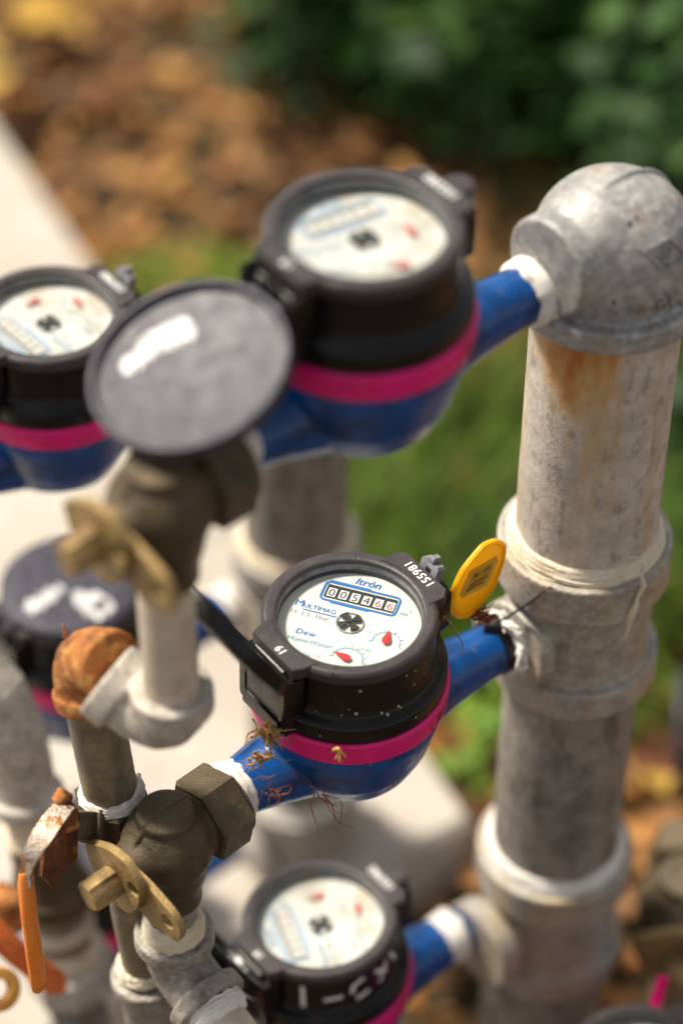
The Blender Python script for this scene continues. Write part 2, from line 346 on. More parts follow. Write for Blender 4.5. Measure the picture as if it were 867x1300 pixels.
def grass_patch(name, cx, cy, rx, ry, n, h, rot=0, seed=1, m=None):
    r_ = random.Random(seed); b = MB()
    for i in range(n):
        a = r_.uniform(0, 6.3); q = math.sqrt(r_.random()); x = q * math.cos(a) * rx; y = q * math.sin(a) * ry
        p = Vector((cx + x * math.cos(rot) - y * math.sin(rot), cy + x * math.sin(rot) + y * math.cos(rot), 0))
        if on_slab(p, .0): continue
        hh = h * r_.uniform(.5, 1.2); az = r_.uniform(0, 6.3); ln = hh * r_.uniform(.2, .9); wd = r_.uniform(.003, .007)
        dx, dy = math.cos(az), math.sin(az); v = []
        for k in range(4):
            t = k / 3; ww = wd * (1 - t * .95) / 2
            c = p + Vector((dx * ln * t * t, dy * ln * t * t, hh * (t - .25 * t * t)))
            v += [(c.x - dy * ww, c.y + dx * ww, c.z), (c.x + dy * ww, c.y - dx * ww, c.z)]
        b.add(v, [(0, 1, 3, 2), (2, 3, 5, 4), (4, 5, 7, 6)])
    return stuff(put(name, b, m or GRASS, clean=False, angle=None))
g1 = G(560, 690)
grass_patch('grass', g1.x, g1.y, .15, .22, 1500, .16, .5, 1)
g2 = G(262, 372)
grass_patch('grass', g2.x, g2.y, .10, .05, 700, .035, 0, 2, WEED)
g3 = G(905, 640)
grass_patch('grass', g3.x, g3.y, .22, .35, 1600, .15, 0, 3)

SG = 'leafy shrubs behind the pipes'
def shrub(px, py, rad, h, n, seed, label, ll=.05):
    r_ = random.Random(seed); g = G(px, py); t = thing('shrub', label, 'shrub', g, group=SG)
    sm_ = MB(); lf = MB()
    for k in range(9):
        a = r_.uniform(0, 6.3); q = r_.uniform(.2, .8) * rad; tip = Vector((math.cos(a) * q, math.sin(a) * q, h * r_.uniform(.6, .95)))
        pts = [Vector((0, 0, 0)).lerp(tip, i / 4) + Vector((r_.gauss(0, .01), r_.gauss(0, .01), .05 * math.sin(i * .8))) * (i > 0) for i in range(5)]
        sm_.tube(pts, [.006, .005, .004, .003, .002], 6)
    cl = [Vector((r_.gauss(0, .5) * rad, r_.gauss(0, .5) * rad, h * r_.uniform(.15, 1))) for _ in range(26)]
    for i in range(n):
        c = r_.choice(cl); p = c + Vector((r_.gauss(0, .05), r_.gauss(0, .05), r_.gauss(0, .05)))
        if p.z < .01: p.z = .02
        l = ll * r_.uniform(.6, 1.3); v, f = leaf_vf(p, r_.uniform(0, 6.3), r_.gauss(.2, .5), r_.gauss(0, .5), l, l * r_.uniform(.5, .75), .15); lf.add(v, f)
    stuff(put('foliage', lf, GREEN, t, clean=False, angle=None)); put('stem', sm_, STEM, t)
    return t
shrub(470, 60, .17, .22, 750, 1, 'dark shrub at the top edge, left end of the green row beside leaf litter')
shrub(640, 70, .20, .32, 1100, 2, 'dark green shrub at the top, second from the left, above the white pipe sleeve', .06)
shrub(800, 110, .20, .34, 1100, 3, 'dark green shrub directly above the rounded iron elbow', .06)
shrub(930, 250, .18, .30, 800, 4, 'dark shrub cut by the right frame edge, beside the iron elbow')
shrub(560, -120, .24, .35, 900, 5, 'shrub behind the green row, cut by the top frame edge', .06)
shrub(800, -130, .26, .38, 900, 6, 'shrub in the top right corner, farthest back', .06)
shrub(950, 620, .12, .20, 450, 7, 'small dark shrub right of the big pipe, halfway up')
wt = thing('weed', 'small bright green weed beside the concrete path, left of the big pipe', 'weed', G(612, 985))
r_ = random.Random(9); wf = MB()
for i in range(60):
    p = Vector((r_.gauss(0, .018), r_.gauss(0, .022), r_.uniform(.01, .08))); l = r_.uniform(.012, .026)
    v, f = leaf_vf(p, r_.uniform(0, 6.3), r_.gauss(0, .4), r_.gauss(0, .4), l, l * .7, .1); wf.add(v, f)
stuff(put('foliage', wf, WEED, wt, clean=False, angle=None)); put('stem', MB().tube([(0, 0, 0), (.004, 0, .04), (0, .004, .08)], .0015, 6), STEM, wt)
def big_leaf(px, py, ln, wd, yaw, m, label, h=.03, pitch=.1):
    v, f = leaf_vf(Vector((0, 0, 0)), yaw, pitch, .2, ln, wd, .2); b = MB().add(v, f)
    o = put('fallen_leaf', b, m, clean=False, angle=None); o.location = G(px, py, h); tag(o, label, 'leaf', 'large fallen leaves on the soil'); return o
OLEAF = leafmat('orange_leaves', [(.50, .22, .07), (.62, .30, .10)], .2, .6)
big_leaf(575, 1120, .12, .06, .4, OLEAF, 'orange-brown fallen leaf at the lower end of the concrete path')
big_leaf(845, 1010, .045, .028, 1.9, YLEAF_SUNSPOT, 'small yellow leaf on dark soil right of the big pipe')
big_leaf(820, 1075, .05, .03, 1.0, OLEAF, 'pale orange leaf below the small yellow leaf, right of the big pipe')
big_leaf(800, 965, .07, .04, .2, leafmat('red_leaves', [(.30, .10, .06), (.36, .13, .08)], .2, .6), 'reddish fallen leaf just right of the big pipe')
for k, (px, py) in enumerate([(6, 15), (30, 35), (2, 70), (22, 88)]):  # bright spots of sun on the litter, put in as yellow leaves
    big_leaf(px, py, .09, .05, k * 1.3, YLEAF_SUNSPOT, ['yellow leaf in the top left corner of the frame', 'yellow leaf right of the one in the top left corner', 'yellow leaf at the left edge beneath the corner leaf', 'lowest yellow leaf by the left edge, above the path'][k], .05)

# ------------------------------------------------------------ water meter
DZ = .088          # dial side top above the pipe axis
BODY = None
def body_mesh():
    global BODY
    if BODY: return BODY
    b = MB()
    b.lathe([(0, -.024), (.026, -.023), (.037, -.016), (.0435, -.002), (.0475, .014), (.0495, .022), (.0495, .032), (0, .032)], seg=64)
    b.tube([(0, 0, -.002), (.035, 0, 0), (.060, 0, 0), (.088, 0, 0), (.112, 0, 0)], [.026, .0235, .0185, .0150, .0142], 40)
    b.tube([(0, 0, -.002), (-.032, 0, 0), (-.052, 0, 0), (-.070, 0, 0)], [.026, .0235, .0185, .0150], 40)
    b.tube([(.036, 0, 0), (.040, 0, 0)], .0255, 40)
    b.lathe([(0, -.030), (.012, -.030), (.012, -.015), (0, -.015)], Matrix.Translation((0, 0, 0)), 32)
    o = fuse('body', b, BLUE, None, .0013, 5, .0002); BODY = o.data; bpy.data.objects.remove(o); return BODY
def print_parts(parent, rot, zf, old=False):
    """printed face: everything flat, rotated in the dial's plane"""
    Mr = Matrix.Rotation(rot, 4, 'Z') @ Matrix.Diagonal((1.03, 1.03, 1, 1)) @ Matrix.Translation((0, 0, zf + .0002))
    blue, teal, grey, blk, red, wht = MB(), MB(), MB(), MB(), MB(), MB()
    T = lambda x, y, z=0: Mr @ Matrix.Translation((x, y, z))
    # frame round the counter
    def rr(x0, x1, y0, y1, r, wd):
        p = []
        for cx, cy, a in ((x1 - r, y1 - r, 0), (x0 + r, y1 - r, 90), (x0 + r, y0 + r, 180), (x1 - r, y0 + r, 270)): p += arc2d(cx, cy, r, a, a + 90, 5)
        p.append(p[0]); return stroke2d(p, wd)
    blue.add(*rr(-.0195, .0190, .0118, .0245, .0024, .0012), T(0, 0))
    v, f = stroke2d([(-.018, .0250), (.003, .0250)], .0016); blue.add(v, f, T(0, 0, .0001))
    v, f = stroke2d([(-.014, .0113), (.006, .0113)], .0016); blue.add(v, f, T(0, 0, .0001))
    v, f = text_mesh('Itrón', .0066, .00006, .25); blue.add(v, f, T(.0002, .0292))
    v, f = text_mesh('M', .0064, 0, .0); blue.add(v, f, T(-.0276, .0054))
    v, f = text_mesh('ULTIMAG', .0040, 0, .0); blue.add(v, f, T(-.0170, .0047))
    v, f = stroke2d([(-.0250, .0020), (-.0075, .0020)], .0005); blue.add(v, f, T(0, 0))
    v, f = text_mesh('N  1.5  1bar', .0040); grey.add(v, f, T(-.0205, -.0008))
    v, f = text_mesh('m', .0048, 0, .2); teal.add(v, f, T(.0228, .0150)); v, f = text_mesh('3', .0026); teal.add(v, f, T(.0258, .0172))
    v, f = text_mesh('Dew', .0050, 0, .15, spacing=1.1); blue.add(v, f, T(-.0185, -.0130))
    v, f = text_mesh('HomeWater', .0043, .00002, .1); teal.add(v, f, T(-.0150, -.0182))
    # counter drums
    for i, ch in enumerate('005466'):
        x = -.0152 + i * .0060
        v, f = stroke2d([(x - .0029, .0181), (x + .0029, .0181)], .0090); (blk if True else wht).add(v, f, T(0, 0, .0001))
        v, f = stroke2d([(x - .0017, .0172), (x + .0027, .0172)], .0060); wht.add(v, f, T(0, 0, .0003))
        v, f = text_mesh(ch, .0070, 0); (red if i > 3 else blk).add(v, f, T(x + .0005, .0168, .0004))
    # two small scales
    for cx, cy, a0, a1, nn, rr_ in ((.0205, -.0065, -10, 190, 10, .0068), (.0060, -.0235, 0, 180, 16, .0075)):
        v, f = stroke2d(arc2d(cx, cy, rr_, a0, a1, 24), .0004); teal.add(v, f, T(0, 0))
        for k in range(nn + 1):
            a = R(a0 + (a1 - a0) * k / nn); e = .0020 if k % 2 == 0 else .0010
            v, f = stroke2d([(cx + math.cos(a) * rr_, cy + math.sin(a) * rr_), (cx + math.cos(a) * (rr_ + e), cy + math.sin(a) * (rr_ + e))], .0005); teal.add(v, f, T(0, 0))
        for k in range(3):
            a = R(a0 + (a1 - a0) * (k + .5) / 3); v, f = text_mesh(str((2, 5, 8)[k]), .0022); teal.add(v, f, T(cx + math.cos(a) * (rr_ + .0035), cy + math.sin(a) * (rr_ + .0035)))
    v, f = text_mesh('x 0.001', .0028); teal.add(v, f, T(.012, -.0145)); v, f = text_mesh('Qn 1.5', .0030); teal.add(v, f, T(-.0110, -.0262))
    
    PB, PT, PR, PK = (PBLUE2, PTEAL2, PRED2, PBLACK2) if old else (PBLUE, PTEAL, PRED, PBLACK)
    put('lettering', blue, PB, parent, None, clean=False); put('scale_marks', teal, PT, parent, None, clean=False)
    put('small_print', grey, PGREY, parent, None, clean=False); put('counter', blk, PK, parent, None, clean=False)
    put('drum', wht, PWHITE, parent, None, clean=False); put('red_digits', red, PR, parent, None, clean=False)
    # leak star
    st = MB()
    for k in range(4):
        a = R(45 + 90 * k); pl = [(0, 0)] + [(math.cos(a + R(q)) * .0062, math.sin(a + R(q)) * .0062) for q in (-24, -12, 0, 12, 24)]
        st.prism(pl, 0, .0012, T(0, 0, .0006), .0002)
    st.lathe([(0, .001), (.0016, .001), (.0014, .0026), (0, .0026)], T(0, 0), 16)
    put('leak_indicator', st, STAR, parent)
    put('indicator_ring', MB().lathe([(.0064, .0002), (.0070, .0002), (.0070, .0006), (.0064, .0006)], T(0, 0), 40, True), PGREY, parent)
    for cx, cy, a in ((.0205, -.0065, 95), (.0060, -.0235, 165)):
        nd = MB(); c, s_ = math.cos(R(a)), math.sin(R(a))
        pl = [(.0075, 0), (.0010, .0021), (-.0012, .0019), (-.0022, 0), (-.0012, -.0019), (.0010, -.0021)]
        nd.prism([(cx + x * c - y * s_, cy + x * s_ + y * c) for x, y in pl], .0008, .0016, Mr, .0002)
        put('needle', nd, RED2 if old else RED, parent)
def lid_part(t, open_deg, inner=None, arm=.049, k=1.0, drop=0.0):
    """hinged round lid; local hinge axis = y, through (-.0485, 0, .083)"""
    hp = Vector((-.0490, 0, .0835 - drop)); a = R(open_deg)
    M = Matrix.Translation(hp) @ Matrix.Rotation(-a, 4, 'Y') @ Matrix.Translation((arm, 0, .0065)) @ Matrix.Diagonal((k, k, 1, 1))
    b = MB(); b.lathe(rp([(0, .0050), (.030, .0052), (.0405, .0044), (.0440, .0025), (.0440, -.0052), (.0415, -.0052), (.0412, -.0010), (0, -.0010)], .0008), M, 72)
    for y in (-.0075, .0075): b.box(.012 + arm - .049, .004, .006, M @ Matrix.Translation((-.0465 - (arm - .049) / 2, y, -.002)), .0008)
    b.box(.010, .019, .0030, M @ Matrix.Translation((-.0435, 0, .001)), .0006)
    o = put('lid', b, inner or BLACK, t)
    k = MB(); k.tube([hp + Vector((0, -.0115, -.001)), hp + Vector((0, .0115, -.001))], .0022, 14); put('hinge_pin', k, BLACK, t)
    return o, M
def make_meter(label, O, yaw, pitch=0, roll=0, dial_rot=0, lid=None, serial='155981', old=False, lidmat=None, closed=False, clasp='tab', arm=.049, lk=1.0):
    t = thing('water_meter', label, 'water meter', O, group='black and blue water meters on the pipes')
    t.rotation_euler = (Matrix.Rotation(R(yaw), 4, 'Z') @ Matrix.Rotation(R(pitch), 4, 'Y') @ Matrix.Rotation(R(roll), 4, 'X')).to_euler()
    bo = bpy.data.objects.new('body', body_mesh()); C.objects.link(bo); bo.parent = t
    rg = MB().lathe(rp([(.0480, .044), (.0512, .0445), (.0525, .043), (.0520, .031), (.0500, .0285), (.0475, .0285)], .0007), None, 96, True); ring = put('seal_ring', rg, PINK, t)
    em = MB(); bv = bvh_of(ring)
    a = R(-58); dn = Vector((math.cos(a), math.sin(a), 0)); tx = Vector((-dn.y, dn.x, 0))
    project(em, text_mesh('Itrón', .0095, .0002, .2), dn * .05 + Vector((0, 0, .0370)), tx, (0, 0, 1), -dn, bv, .0003)
    p = []
    for cx, cy, aa in ((.0115, .0028, 0), (-.0115, .0028, 90), (-.0115, -.0020, 180), (.0115, -.0020, 270)): p += arc2d(cx, cy, .0022, aa, aa + 90, 4)
    p.append(p[0]); project(em, stroke2d(p, .0005), dn * .05 + Vector((0, 0, .0370)), tx, (0, 0, 1), -dn, bv, .0003)
    put('embossed_name', em, mat_dark_pink, ring, None, clean=False)
    h = MB()
    h.lathe(rp([(.0362, .0815), (.0425, .0815), (.0437, .080), (.0440, .062), (.0455, .0575), (.0495, .0555), (.0508, .054), (.0508, .0445), (.0480, .0435), (.0362, .0435)], .0012), None, 96, True)
    house = put('housing', h, BLACK, t)
    wl = MB().lathe([(.0371, .0850), (.0371, .0775), (.0363, .0775), (.0366, .0850)], None, 72, True); put('inner_wall', wl, INNER, t)
    # bezel with the two flat lugs
    bz = MB(); bz.lathe(rp([(.0366, .0815), (.0366, .0868), (.0378, .0878), (.0428, .0880), (.0446, .0862), (.0446, .0815)], .0009), None, 96, True)
    arcp = [(math.cos(R(q)) * .040, math.sin(R(q)) * .040) for q in range(30, -31, -6)]
    bz.prism([(.0440, -.0205), (.0487, -.0165), (.0487, .0165), (.0440, .0205)] + arcp, .0812, .0884, None, .0005)
    bz.prism([(-x, y) for x, y in ([(.0430, -.0185), (.0482, -.0165), (.0482, .0165), (.0430, .0185)] + arcp)], .0812, .0884, None, .0005)
    bez = put('bezel', bz, BEZEL, t)
    sn = MB(); sn.add(*text_mesh(serial, .0068, .00012, 0, spacing=1.06), Matrix.Translation((.0444, 0, .08855)) @ Matrix.Rotation(R(90), 4, 'Z'))
    ym = MB(); ym.add(*text_mesh('19', .0062, .00010), Matrix.Translation((-.0440, -.0020, .08855)) @ Matrix.Rotation(R(90), 4, 'Z'))
    put('serial_number', sn, WHITE, bez, None, clean=False); put('year_mark', ym, WHITE, bez, None, clean=False)
    if not closed:
        dm = MB().prism([(math.cos(R(5 * q)) * .0362, math.sin(R(5 * q)) * .0362) for q in range(72)], .0770, .0788); dial = put('dial', dm, DIAL_OLD if old else DIAL, t, None)
        print_parts(dial, R(dial_rot), .0790, old)
        gl = MB().add([(math.cos(R(5 * q)) * .0366, math.sin(R(5 * q)) * .0366, .0845) for q in range(72)], [tuple(range(72))]); put('glass', gl, glass, t, None, clean=False)
    # hinge housing at -x
    hb = MB()
    hb.box(.0115, .038, .012, Matrix.Translation((-.0485, 0, .0510)), .001)
    hb.box(.004, .034, .030, Matrix.Translation((-.0455, 0, .0640)), .0008)
    for y in (-.0165, .0165): hb.box(.0125, .0045, .034, Matrix.Translation((-.0485, y, .0640)), .0012)
    for y in (-.0030, .0030): hb.box(.009, .0030, .020, Matrix.Translation((-.0495, y, .0700)), .001)
    hb.box(.0035, .030, .009, Matrix.Translation((-.0540, 0, .0490)), .0008)
    hb.box(.0045, .032, .034, Matrix.Translation((-.0518, 0, .0600)), .0008)
    put('hinge_bracket', hb, BLACK, t)
    # clasp at +x
    cb = MB(); cb.prism([(.043, -.0125), (.058, -.0100), (.060, .0), (.058, .0100), (.043, .0125)], .050, .0765, None, .0014)
    cb.box(.010, .016, .006, Matrix.Translation((.051, 0, .0775)), .001)
    cl = put('clasp', cb, BLACK, t)
    if clasp == 'tab':
        tb = MB(); M = Matrix.Translation((.0530, .0015, .0840)) @ Matrix.Rotation(R(18), 4, 'Y')
        tb.box(.005, .013, .013, M, .0012); tb.box(.006, .004, .0035, M @ Matrix.Translation((0, 0, .0078)), .0008)
        put('clasp_tab', tb, GREYP, cl); hm = MB(); hm.box(.0053, .0038, .0050, M @ Matrix.Translation((0, 0, .001)), .0006); put('slot', hm, PBLACK, cl)
    else:
        tb = MB().lathe(rp([(0, .0860), (.0075, .0860), (.0080, .0780), (.0080, .060)], .001), Matrix.Translation((.0545, 0, 0)), 32); put('clasp_tab', tb, BEZEL, cl)
    lo_ = lid_part(t, lid, lidmat, arm, lk, .006 if lk > 1 else 0) if lid is not None else None
    if lo_: t['_lid'] = lo_[0].name
    return t, house, ring
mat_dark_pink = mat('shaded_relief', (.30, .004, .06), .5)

m_top, _, _ = make_meter('highest blurred water meter, stained white dial, round grey lid hanging open over a brass valve', P(458, 284, 1.115) - Vector((0, 0, DZ)), 39, .6, .8, -55 + 47, 200, '152282', True, LIDIN, clasp='block', arm=.0510, lk=1.03)
MAIN_O = Vector((.0026, .9025, .533))
m_main, h_main, r_main = make_meter('sharply focused middle water meter with clean white dial, beside the yellow tag', MAIN_O, 37, .7, .9, -55, 119, '155981', False)
m_bot, h_bot, _ = make_meter('lowest water meter in the middle, white painted marks on the front of its black housing', P(390, 1158, 1.457) - Vector((-.010, .006, DZ)), 37, 0, -3, -55 + 126, 118, '155982', True, clasp='block')
m_left, _, _ = make_meter('blurred water meter cut by the left frame edge, open with a bright white dial', P(57, 396, 1.43) - Vector((0, 0, DZ)), 38, .8, .7, -55 + 148, 150, '155980', True)
m_lid, _, _ = make_meter('water meter with its lid closed, behind the rusty orange elbow', Vector((-.171, 1.138, .315)), 37, .5, .9, 0, 0, '155983', closed=True, lidmat=LIDIN)
m_low, _, _ = make_meter('lowest back meter, almost wholly hidden behind the small pipes', Vector((-.171, 1.138, .070)), 37, .5, .9, 0, 0, '155984', closed=True, lidmat=LIDIN)
m_rb, _, _ = make_meter('water meter at the bottom right, only its dark rim in view', P(812, 1352, 1.46) - Vector((0, 0, DZ)), 37, .5, .9, 60, 120, '155985', True)
# painted strokes on the lowest meter
pm = MB(); bv = bvh_of(h_bot)
for k, (deg, pts) in enumerate([(-140, [(0, -.009), (0, .008)]), (-117, [(-.006, -.003), (.005, -.002)]), (-98, [(.004, .007), (-.003, .004), (-.004, -.002)]), (-95, [(-.004, -.0075), (.005, -.006)]),
                   (-76, [(-.005, .006), (.005, -.002)]), (-73, [(-.004, -.006), (.003, .006)]), (-58, [(-.004, .007), (.003, -.005)])]):
    a = R(deg); dn = Vector((math.cos(a), math.sin(a), 0)); tx = Vector((-dn.y, dn.x, 0))
    n_ = 6; q = []
    for i in range(len(pts) - 1):
        for j in range(n_): q.append(tuple(Vector(pts[i]).lerp(Vector(pts[i + 1]), j / n_)))
    q.append(pts[-1]); project(pm, stroke2d(q, .0026), dn * .04 + Vector((0, 0, .0700)), tx, (0, 0, 1), -dn, bv, .0003)
put('painted_mark', pm, WHITE, h_bot, None, clean=False)

# ------------------------------------------------------------ pipes
def jit_tube(p0, p1, r, seg=64, n=28, amp=.0002):
    p0, p1 = Vector(p0), Vector(p1); b = MB()
    b.tube([p0.lerp(p1, i / n) for i in range(n + 1)], [r + amp * noise.noise(Vector((i * .7, r * 999, 0))) for i in range(n + 1)], seg); return b
def tape(name, p0, p1, r0, r1, parent, m=None, seed=0, seg=96, bulge=.0012):
    p0, p1 = Vector(p0), Vector(p1); n = 14; b = MB(); M = frame(p0, p1 - p0); L = (p1 - p0).length
    v = []; f = []
    for i in range(n + 1):
        t = i / n; rr_ = r0 + (r1 - r0) * t + bulge * math.sin(math.pi * t)
        for k in range(seg):
            a = 2 * math.pi * k / seg; q = noise.noise(Vector((math.cos(a) * 2 + seed, math.sin(a) * 2, i * .9 + seed * 3)))
            q2 = noise.noise(Vector((math.cos(a) * 7 + seed, math.sin(a) * 7, i * 2.2)))
            rad = rr_ + .0007 * q + .0004 * q2 + .0003 * math.sin(i * 2.1 + a)
            edge = .0022 * noise.noise(Vector((math.cos(a) * 3, math.sin(a) * 3, seed + (0 if i < 7 else 9)))) * abs(2 * t - 1)
            if i in (0, n): rad = r0 * .8 if i == 0 else r1 * .8
            v.append((rad * math.cos(a), rad * math.sin(a), L * t + edge))
    for i in range(n):
        for k in range(seg):
            l = (k + 1) % seg; f.append((i * seg + k, i * seg + l, (i + 1) * seg + l, (i + 1) * seg + k))
    b.add(v, f, M); return put(name, b, m or TAPE, parent, 60)
def bead(b, p, axis, r, h, inner=0.0, seg=64):
    """rounded collar band of height h centred on p"""
    M = frame(Vector(p), axis); k = min(h * .16, .0018)
    b.lathe(rp([(0, -h / 2), (r, -h / 2), (r, h / 2), (0, h / 2)], k, 6), M, seg)

RX = Vector((.1268, .992, 0)); RR = .0378
D37 = Vector((math.cos(R(37)), math.sin(R(37)), 0))
def riser(X, tees, ztop, label, elbow=True, rr=RR, mats=(PIPE_W, PIPE_D), grp='thick galvanised riser pipes', lean=Vector((0, 0, 0)), tapes=True):
    t = thing('riser_pipe', label, 'pipe', X, group=grp); k = rr / RR
    at = lambda z: Vector((0, 0, z)) + lean * z
    zs = [ztop - (.022 if elbow else .05) * k] + sorted(tees, reverse=True)
    for i, z in enumerate(zs[1:]):
        b = jit_tube(at(z + .040 * k), at(zs[i] - (.020 if i else 0.0) * k), rr)
        put('pipe', b, mats[0] if i == 0 else mats[1], t, label='upper section with orange rust runs below the elbow' if (i == 0 and elbow) else None)
    put('pipe', jit_tube(at(-.03), at(zs[-1] - .02 * k), rr), mats[1], t)
    for i, z in enumerate(zs[1:]):
        b = MB(); b.tube([at(z - .036 * k), at(z + .052 * k)], .0400 * k, 64)
        bead(b, at(z + .0440 * k), (0, 0, 1), .0472 * k, .0260 * k); bead(b, at(z - .0330 * k), (0, 0, 1), .0462 * k, .020 * k)
        A = at(z); bl = 1 if i == 0 else 1.26; b.tube([A, A - D37 * .034 * k * bl, A - D37 * .0455 * k * bl], [.0225 * k, .0205 * k, .0205 * k], 40); bead(b, A - D37 * .0415 * k * bl, D37, (.0252 if i == 0 else .0285) * k, (.011 if i == 0 else .014) * k)
        # socket mouth is hollow
        tee = fuse('tee', b, GALV_T, t, .0011, 2, .00025)
        tape('thread_tape', at(z + .0560 * k), at(z + .0665 * k), .0425 * k, .0388 * k, t, TAPE_C if i == 0 else TAPE, seed=i + X.x * 10, bulge=.0008)
        if i == 0: tape('thread_tape', at(z - .0455 * k), at(z - .0420 * k), .0395 * k, .0415 * k, t, TAPE_C, seed=5 + i, bulge=.0003)
    return t
ris = riser(RX, [.533, .276], .782, 'thick pipe at the right, sharp, under a rounded iron elbow', lean=Vector((.006, 0, 0)) )
# swept reducing elbow on top
er = thing('pipe_elbow', 'big rounded grey iron elbow topping the thick right pipe', 'pipe elbow', RX + Vector((.0045, 0, .786)))
b = MB(); Dm = -Vector((math.cos(R(40)), math.sin(R(40)), 0))
pts = []; rad = []
path = [((0, 0, -.033), .0405), ((0, 0, -.028), .0405), ((0, 0, -.022), .0405), ((0, 0, -.012), .0410)]
for p_, q in path: pts.append(Vector(p_)); rad.append(q)
for i in range(1, 9):
    a = R(90 * i / 8); c = Vector((0, 0, -.012)) + Dm * .020; pts.append(c - Dm * .020 * math.cos(a) + Vector((0, 0, .016)) * math.sin(a)); rad.append(.0412 - .0112 * (i / 8) ** 1.2)
pts.append(pts[-1] + Dm * .010); rad.append(.0262); pts.append(pts[-1] + Dm * .010); rad.append(.0225)
b.tube(pts, rad, 64); b.sphere((0, 0, -.003), .0405, 48, (1, 1, .93)); b.sphere((0, 0, -.010), .0415, 48)
bead(b, (0, 0, -.0285), (0, 0, 1), .0482, .0125); eb = pts[-1]; bead(b, eb, Dm, .0255, .011)
ridge = [(-Dm * math.cos(R(q)) * .0412 + Vector((0, 0, -.003 + math.sin(R(q)) * .0388))) for q in range(10, 150, 6)]
b.tube([p for p in ridge], .0012, 8)
el = fuse('elbow', b, GALV, er, .0010, 3, .00025)
bv = bvh_of(el); cm = MB()
view = Vector((.0, .62, -.42)).normalized(); ex = Vector((1, 0, 0)); ey = Vector((0, .56, .83)).normalized()
def on_el(px, py):   # casting marks sit on the face of the elbow seen from the path
    return P(px, py, 1.19) - er.location
o_ = on_el(845, 322)
dia = [(-.0105, .0), (0, -.0075), (.0105, 0), (0, .0075), (-.0105, 0)]
q = []
for i in range(4):
    for j in range(5): q.append(tuple(Vector(dia[i]).lerp(Vector(dia[i + 1]), j / 5)))
q.append(dia[0])
vd = (P(845, 322, 1.2) - Vector((0, 0, CAM_H))).normalized(); ex = Vector((1, 0, 0)); ey = ex.cross(vd) * 1.0; ey.normalize()
ex2 = (ex * math.cos(.12) + ey * math.sin(-.12)); ey2 = (ey * math.cos(.12) + ex * math.sin(.12))
project(cm, stroke2d(q, .0013), o_, ex2, ey2, vd, bv, .0004)
sp = arc2d(.0004, .0014, .0018, 10, 260, 10) + arc2d(-.0002, -.0016, .0018, 80, -170, 10)
project(cm, stroke2d(sp, .0010), o_, ex2, ey2, vd, bv, .0004)
project(cm, text_mesh('BM', .0110, .0003), on_el(850, 382), (ex * .96 + ey * .28), (ey * .96 - ex * .28), vd, bv, .0004)
cmo = put('casting_mark', cm, GALV, el, None, clean=False); so2 = cmo.modifiers.new('s', 'SOLIDIFY'); so2.thickness = .0026; so2.offset = 0
dirt = MB()
for px, py, r0 in ((799, 284, .0016), (808, 276, .0009), (778, 385, .0013)):
    project(dirt, ([(math.cos(k) * r0 * .6, math.sin(k) * r0, 0) for k in [i * .628 for i in range(10)]], [tuple(range(10))]), on_el(px, py), ex, ey, vd, bv, .0003)
put('dirt_speck', dirt, mat('dark_dirt', (.05, .03, .015), .9), el, None, clean=False)
# rust run on the upper pipe: a material of its own on that section
def rust_run_material(ztop):
    m = PIPE_W.copy(); m.name = 'weathered_pipe_with_rust_runs'; t = m.node_tree; N = t.nodes; L = t.links; bs = N['Principled BSDF']
    src = bs.inputs['Base Color'].links[0].from_socket
    tc = N.new('ShaderNodeTexCoord'); sx = N.new('ShaderNodeSeparateXYZ'); L.new(tc.outputs['Object'], sx.inputs[0])
    def math_(op, a, b_=None, c_=None):
        n = N.new('ShaderNodeMath'); n.operation = op
        for i, q in enumerate((a, b_, c_)):
            if q is None: continue
            if isinstance(q, (int, float)): n.inputs[i].default_value = q
            else: L.new(q, n.inputs[i])
        return n.outputs[0]
    def mr(x, a, b_, c_=0., d_=1.):
        n = N.new('ShaderNodeMapRange'); n.inputs[1].default_value = a; n.inputs[2].default_value = b_; n.inputs[3].default_value = c_; n.inputs[4].default_value = d_; L.new(x, n.inputs[0]); return n.outputs[0]
    def nz(sc, st, det=6):
        mp = N.new('ShaderNodeMapping'); mp.inputs['Scale'].default_value = st; L.new(tc.outputs['Object'], mp.inputs[0])
        n = N.new('ShaderNodeTexNoise'); n.inputs['Scale'].default_value = sc; n.inputs['Detail'].default_value = det; L.new(mp.outputs[0], n.inputs['Vector']); return n.outputs['Fac']
    down = mr(sx.outputs[2], ztop, ztop - .11, 1, 0)
    side = mr(math_('ABSOLUTE', math_('ADD', sx.outputs[0], .010)), .030, .004)
    n1 = nz(55, (1, 1, .22)); n2 = nz(160, (1, 1, .5))
    val = math_('ADD', math_('MULTIPLY', down, .42), math_('MULTIPLY', n1, .9)); val = math_('ADD', val, math_('MULTIPLY', side, .28)); val = math_('ADD', val, math_('MULTIPLY', n2, .25))
    f1 = mr(val, .98, 1.16); f2 = mr(val, 1.10, 1.32); 
    m1 = N.new('ShaderNodeMix'); m1.data_type = 'RGBA'; L.new(math_('MULTIPLY', f1, .85), m1.inputs[0]); L.new(src, m1.inputs[6]); m1.inputs[7].default_value = (.60, .34, .10, 1)
    m2 = N.new('ShaderNodeMix'); m2.data_type = 'RGBA'; L.new(f2, m2.inputs[0]); L.new(m1.outputs[2], m2.inputs[6]); m2.inputs[7].default_value = (.42, .14, .02, 1)
    L.new(m2.outputs[2], bs.inputs['Base Color']); return m
for o in bpy.data.objects:
    if o.parent == ris and o.name.startswith('pipe') and 'label' in o: o.data.materials[0] = rust_run_material(.754)
